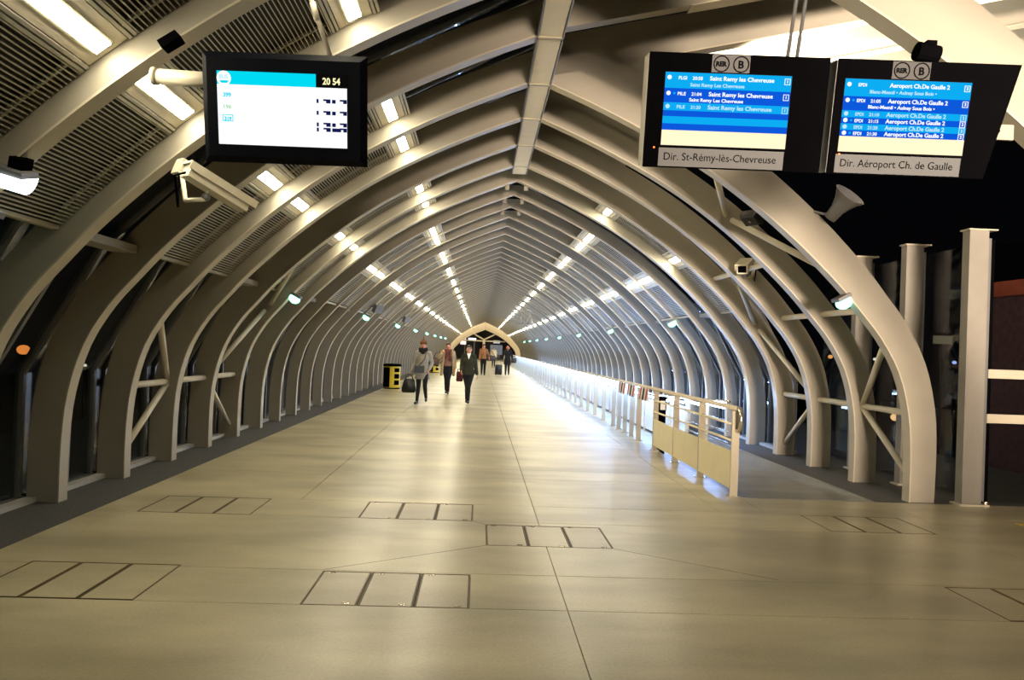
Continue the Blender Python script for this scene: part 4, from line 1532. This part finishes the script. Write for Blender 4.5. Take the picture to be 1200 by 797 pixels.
t2 = thing('shoulder_bag', 'brown shoulder bag at the tan coated man\'s side', 'bag', (-1.0 - 0.40, 25.25, 0))
b = MB()
b.poly_extrude([(-0.15, -0.07, 0.92), (0.10, -0.07, 0.88), (0.13, -0.07, 1.14), (-0.10, -0.07, 1.18)], (0, 0.15, 0))
bmesh.ops.bevel(b.bm, geom=b.bm.edges[:], offset=0.03, segments=2, affect='EDGES')
b.build('pouch', mat('bag_brown', (0.09, 0.045, 0.03), 0.6, var=0.2), t2, smooth=True)
MB().tube([(-0.06, 0, 1.15), (0.0, -0.06, 1.30), (0.14, -0.06, 1.38), (0.12, 0, 1.10)], 0.012, 6).build('strap', mat('bag_brown', (0.09, 0.045, 0.03)), t2, smooth=True)
t2 = thing('tote_bag', 'dark red tote bag carried at the tan coated man\'s other side', 'bag', (-1.0 + 0.38, 25.3, 0))
b = MB()
b.poly_extrude([(-0.10, -0.05, 0.42), (0.12, -0.05, 0.42), (0.13, -0.05, 0.74), (-0.09, -0.05, 0.74)], (0, 0.10, 0))
bmesh.ops.bevel(b.bm, geom=b.bm.edges[:], offset=0.02, segments=2, affect='EDGES')
b.build('pouch', cloth('wine', (0.075, 0.015, 0.015)), t2, smooth=True)
MB().tube([(-0.06, 0, 0.73), (-0.05, -0.04, 0.82), (0.0, -0.05, 0.83), (0.07, 0, 0.73)], 0.010, 6).build('handle', cloth('wine', (0.075, 0.015, 0.015)), t2, smooth=True)

# 3 - person in the dark green jacket
H = 1.60
P = stand(H, 0.0, 0.10, 0.03, {'el_r': (-0.20, 0.02, 1.08), 'wr_r': (-0.20, -0.14, 0.93), 'el_l': (0.205, 0.08, 1.08), 'wr_l': (0.25, 0.02, 0.84)}, cross=0.055)
t, J, u = person('person in a dark green jacket over a white collar, walking in front', (-0.28, 21.4, 0), H, P)
jacket(t, J, u, cloth('green', (0.026, 0.027, 0.015)), 0.78, 0.022, 0.015)
trousers(t, J, u, BLACKCLOTH, 0.008)
shoes(t, J, u, LEATHER)
hair(t, J, u, mat('hair_brown', (0.035, 0.014, 0.010), 0.6), long=0.05)
MB().poly_extrude([J['neck'] + Vector((-0.055, -0.125, 0.035)), J['neck'] + Vector((0.055, -0.125, 0.035)), J['neck'] + Vector((0.0, -0.165, -0.13))], (0, -0.012, 0)).build('collar', M_WHITE, t)
gl = MB()
for s in (-1, 1):
    disc_ring(gl, J['head'].x + s * 0.031, J['head'].y - 0.098, J['head'].z + 0.011, 0.017, 0.022, 14)
gl.tube([J['head'] + Vector((-0.012, -0.098, 0.012)), J['head'] + Vector((0.012, -0.098, 0.012))], 0.003, 6)
gl.build('glasses', M_BLACK, t)

# 4 - person in the rust pullover behind
H = 1.74
P = stand(H, 0.0, 0.14, 0.03, {'el_l': (0.27, 0.02, 1.08), 'wr_l': (0.30, -0.10, 0.93)})
t, J, u = person('person in a rust orange pullover walking behind the green jacket', (0.24, 43.2, 0), H, P, voxel=0.02, skin=SKIN_R)
jacket(t, J, u, cloth('orange', (0.27, 0.13, 0.055)), 0.92, 0.026, 0, 'pullover')
trousers(t, J, u, BLACKCLOTH, 0.012)
shoes(t, J, u, LEATHER)
hair(t, J, u, HAIRD)
t2 = thing('shoulder_bag', 'big dark bag hanging beside the rust orange pullover', 'bag', (0.24 + 0.42, 43.2, 0))
b = MB()
b.poly_extrude([(-0.24, -0.08, 0.80), (0.24, -0.08, 0.84), (0.26, -0.08, 1.10), (-0.20, -0.08, 1.16)], (0, 0.16, 0))
bmesh.ops.bevel(b.bm, geom=b.bm.edges[:], offset=0.04, segments=2, affect='EDGES')
b.build('pouch', mat('bag_dark_grey', (0.035, 0.034, 0.036), 0.6), t2, smooth=True)
MB().tube([(-0.18, 0, 1.12), (-0.14, 0, 1.36), (-0.10, 0.02, 1.40), (0.05, 0, 1.36), (0.2, 0, 1.10)], 0.016, 6).build('strap', LEATHER, t2, smooth=True)

# 5 - far person in cream
H = 1.62
P = stand(H, 0.0, 0.14, 0.02)
t, J, u = person('distant person in a cream jacket walking near the far portal', (1.12, 60.5, 0), H, P, voxel=0.02, face=True)
jacket(t, J, u, cloth('cream', (0.55, 0.45, 0.28)), 0.80, 0.030, 0.01)
trousers(t, J, u, BLACKCLOTH, 0.012)
shoes(t, J, u, LEATHER)
hair(t, J, u, HAIRD)

# 6 - person in black with a wheeled case, walking away
H = 1.70
P = stand(H, 0.0, 0.12, 0.03, {'el_r': (-0.25, 0.08, 1.08), 'wr_r': (-0.27, 0.06, 0.84), 'el_l': (0.27, 0.08, 1.08), 'wr_l': (0.30, 0.20, 0.90)})
t, J, u = person('person in a long black coat with auburn hair, pulling a suitcase away', (1.62, 44.6, 0), H, P, voxel=0.02, turn=math.pi)
jacket(t, J, u, BLACKCLOTH, 0.62, 0.03, 0.02)
trousers(t, J, u, BLACKCLOTH, 0.012)
shoes(t, J, u, LEATHER)
hair(t, J, u, mat('hair_auburn', (0.36, 0.12, 0.07), 0.6), long=0.04)
t2 = thing('suitcase', 'black wheeled suitcase pulled behind the person in black', 'suitcase', (1.62 - 0.50, 44.3, 0), (0.25, 0, 0))
b = MB().box((-0.20, -0.12, 0.07), (0.20, 0.12, 0.62))
bmesh.ops.bevel(b.bm, geom=b.bm.edges[:], offset=0.03, segments=2, affect='EDGES')
b.build('shell', LEATHER, t2, smooth=True)
for dx in (-0.15, 0.15):
    MB().tube([(dx - 0.02, 0.06, 0.04), (dx + 0.02, 0.06, 0.04)], 0.045, 12).build('wheel', M_BLACK, t2)
    MB().tube([(dx * 0.7, 0.09, 0.6), (dx * 0.7, 0.09, 0.95)], 0.01, 6).build('pull_rod', M_STEEL, t2)
MB().tube([(-0.12, 0.09, 0.95), (0.12, 0.09, 0.95)], 0.015, 8).build('pull_grip', M_BLACK, t2)
t2 = thing('handbag', 'dark handbag at the right side of the person in black', 'bag', (1.62 + 0.34, 44.5, 0))
b = MB()
b.poly_extrude([(-0.14, -0.06, 0.72), (0.16, -0.06, 0.72), (0.18, -0.06, 1.0), (-0.12, -0.06, 1.0)], (0, 0.13, 0))
bmesh.ops.bevel(b.bm, geom=b.bm.edges[:], offset=0.025, segments=2, affect='EDGES')
b.build('pouch', mat('bag_dark_grey', (0.035, 0.034, 0.036), 0.6), t2, smooth=True)
MB().tube([(-0.08, 0, 0.99), (-0.06, 0, 1.12), (0.06, 0, 1.12), (0.12, 0, 0.99)], 0.012, 6).build('handle', LEATHER, t2, smooth=True)
for o in COL.objects:
    if '_u' in o:
        del o['_u']
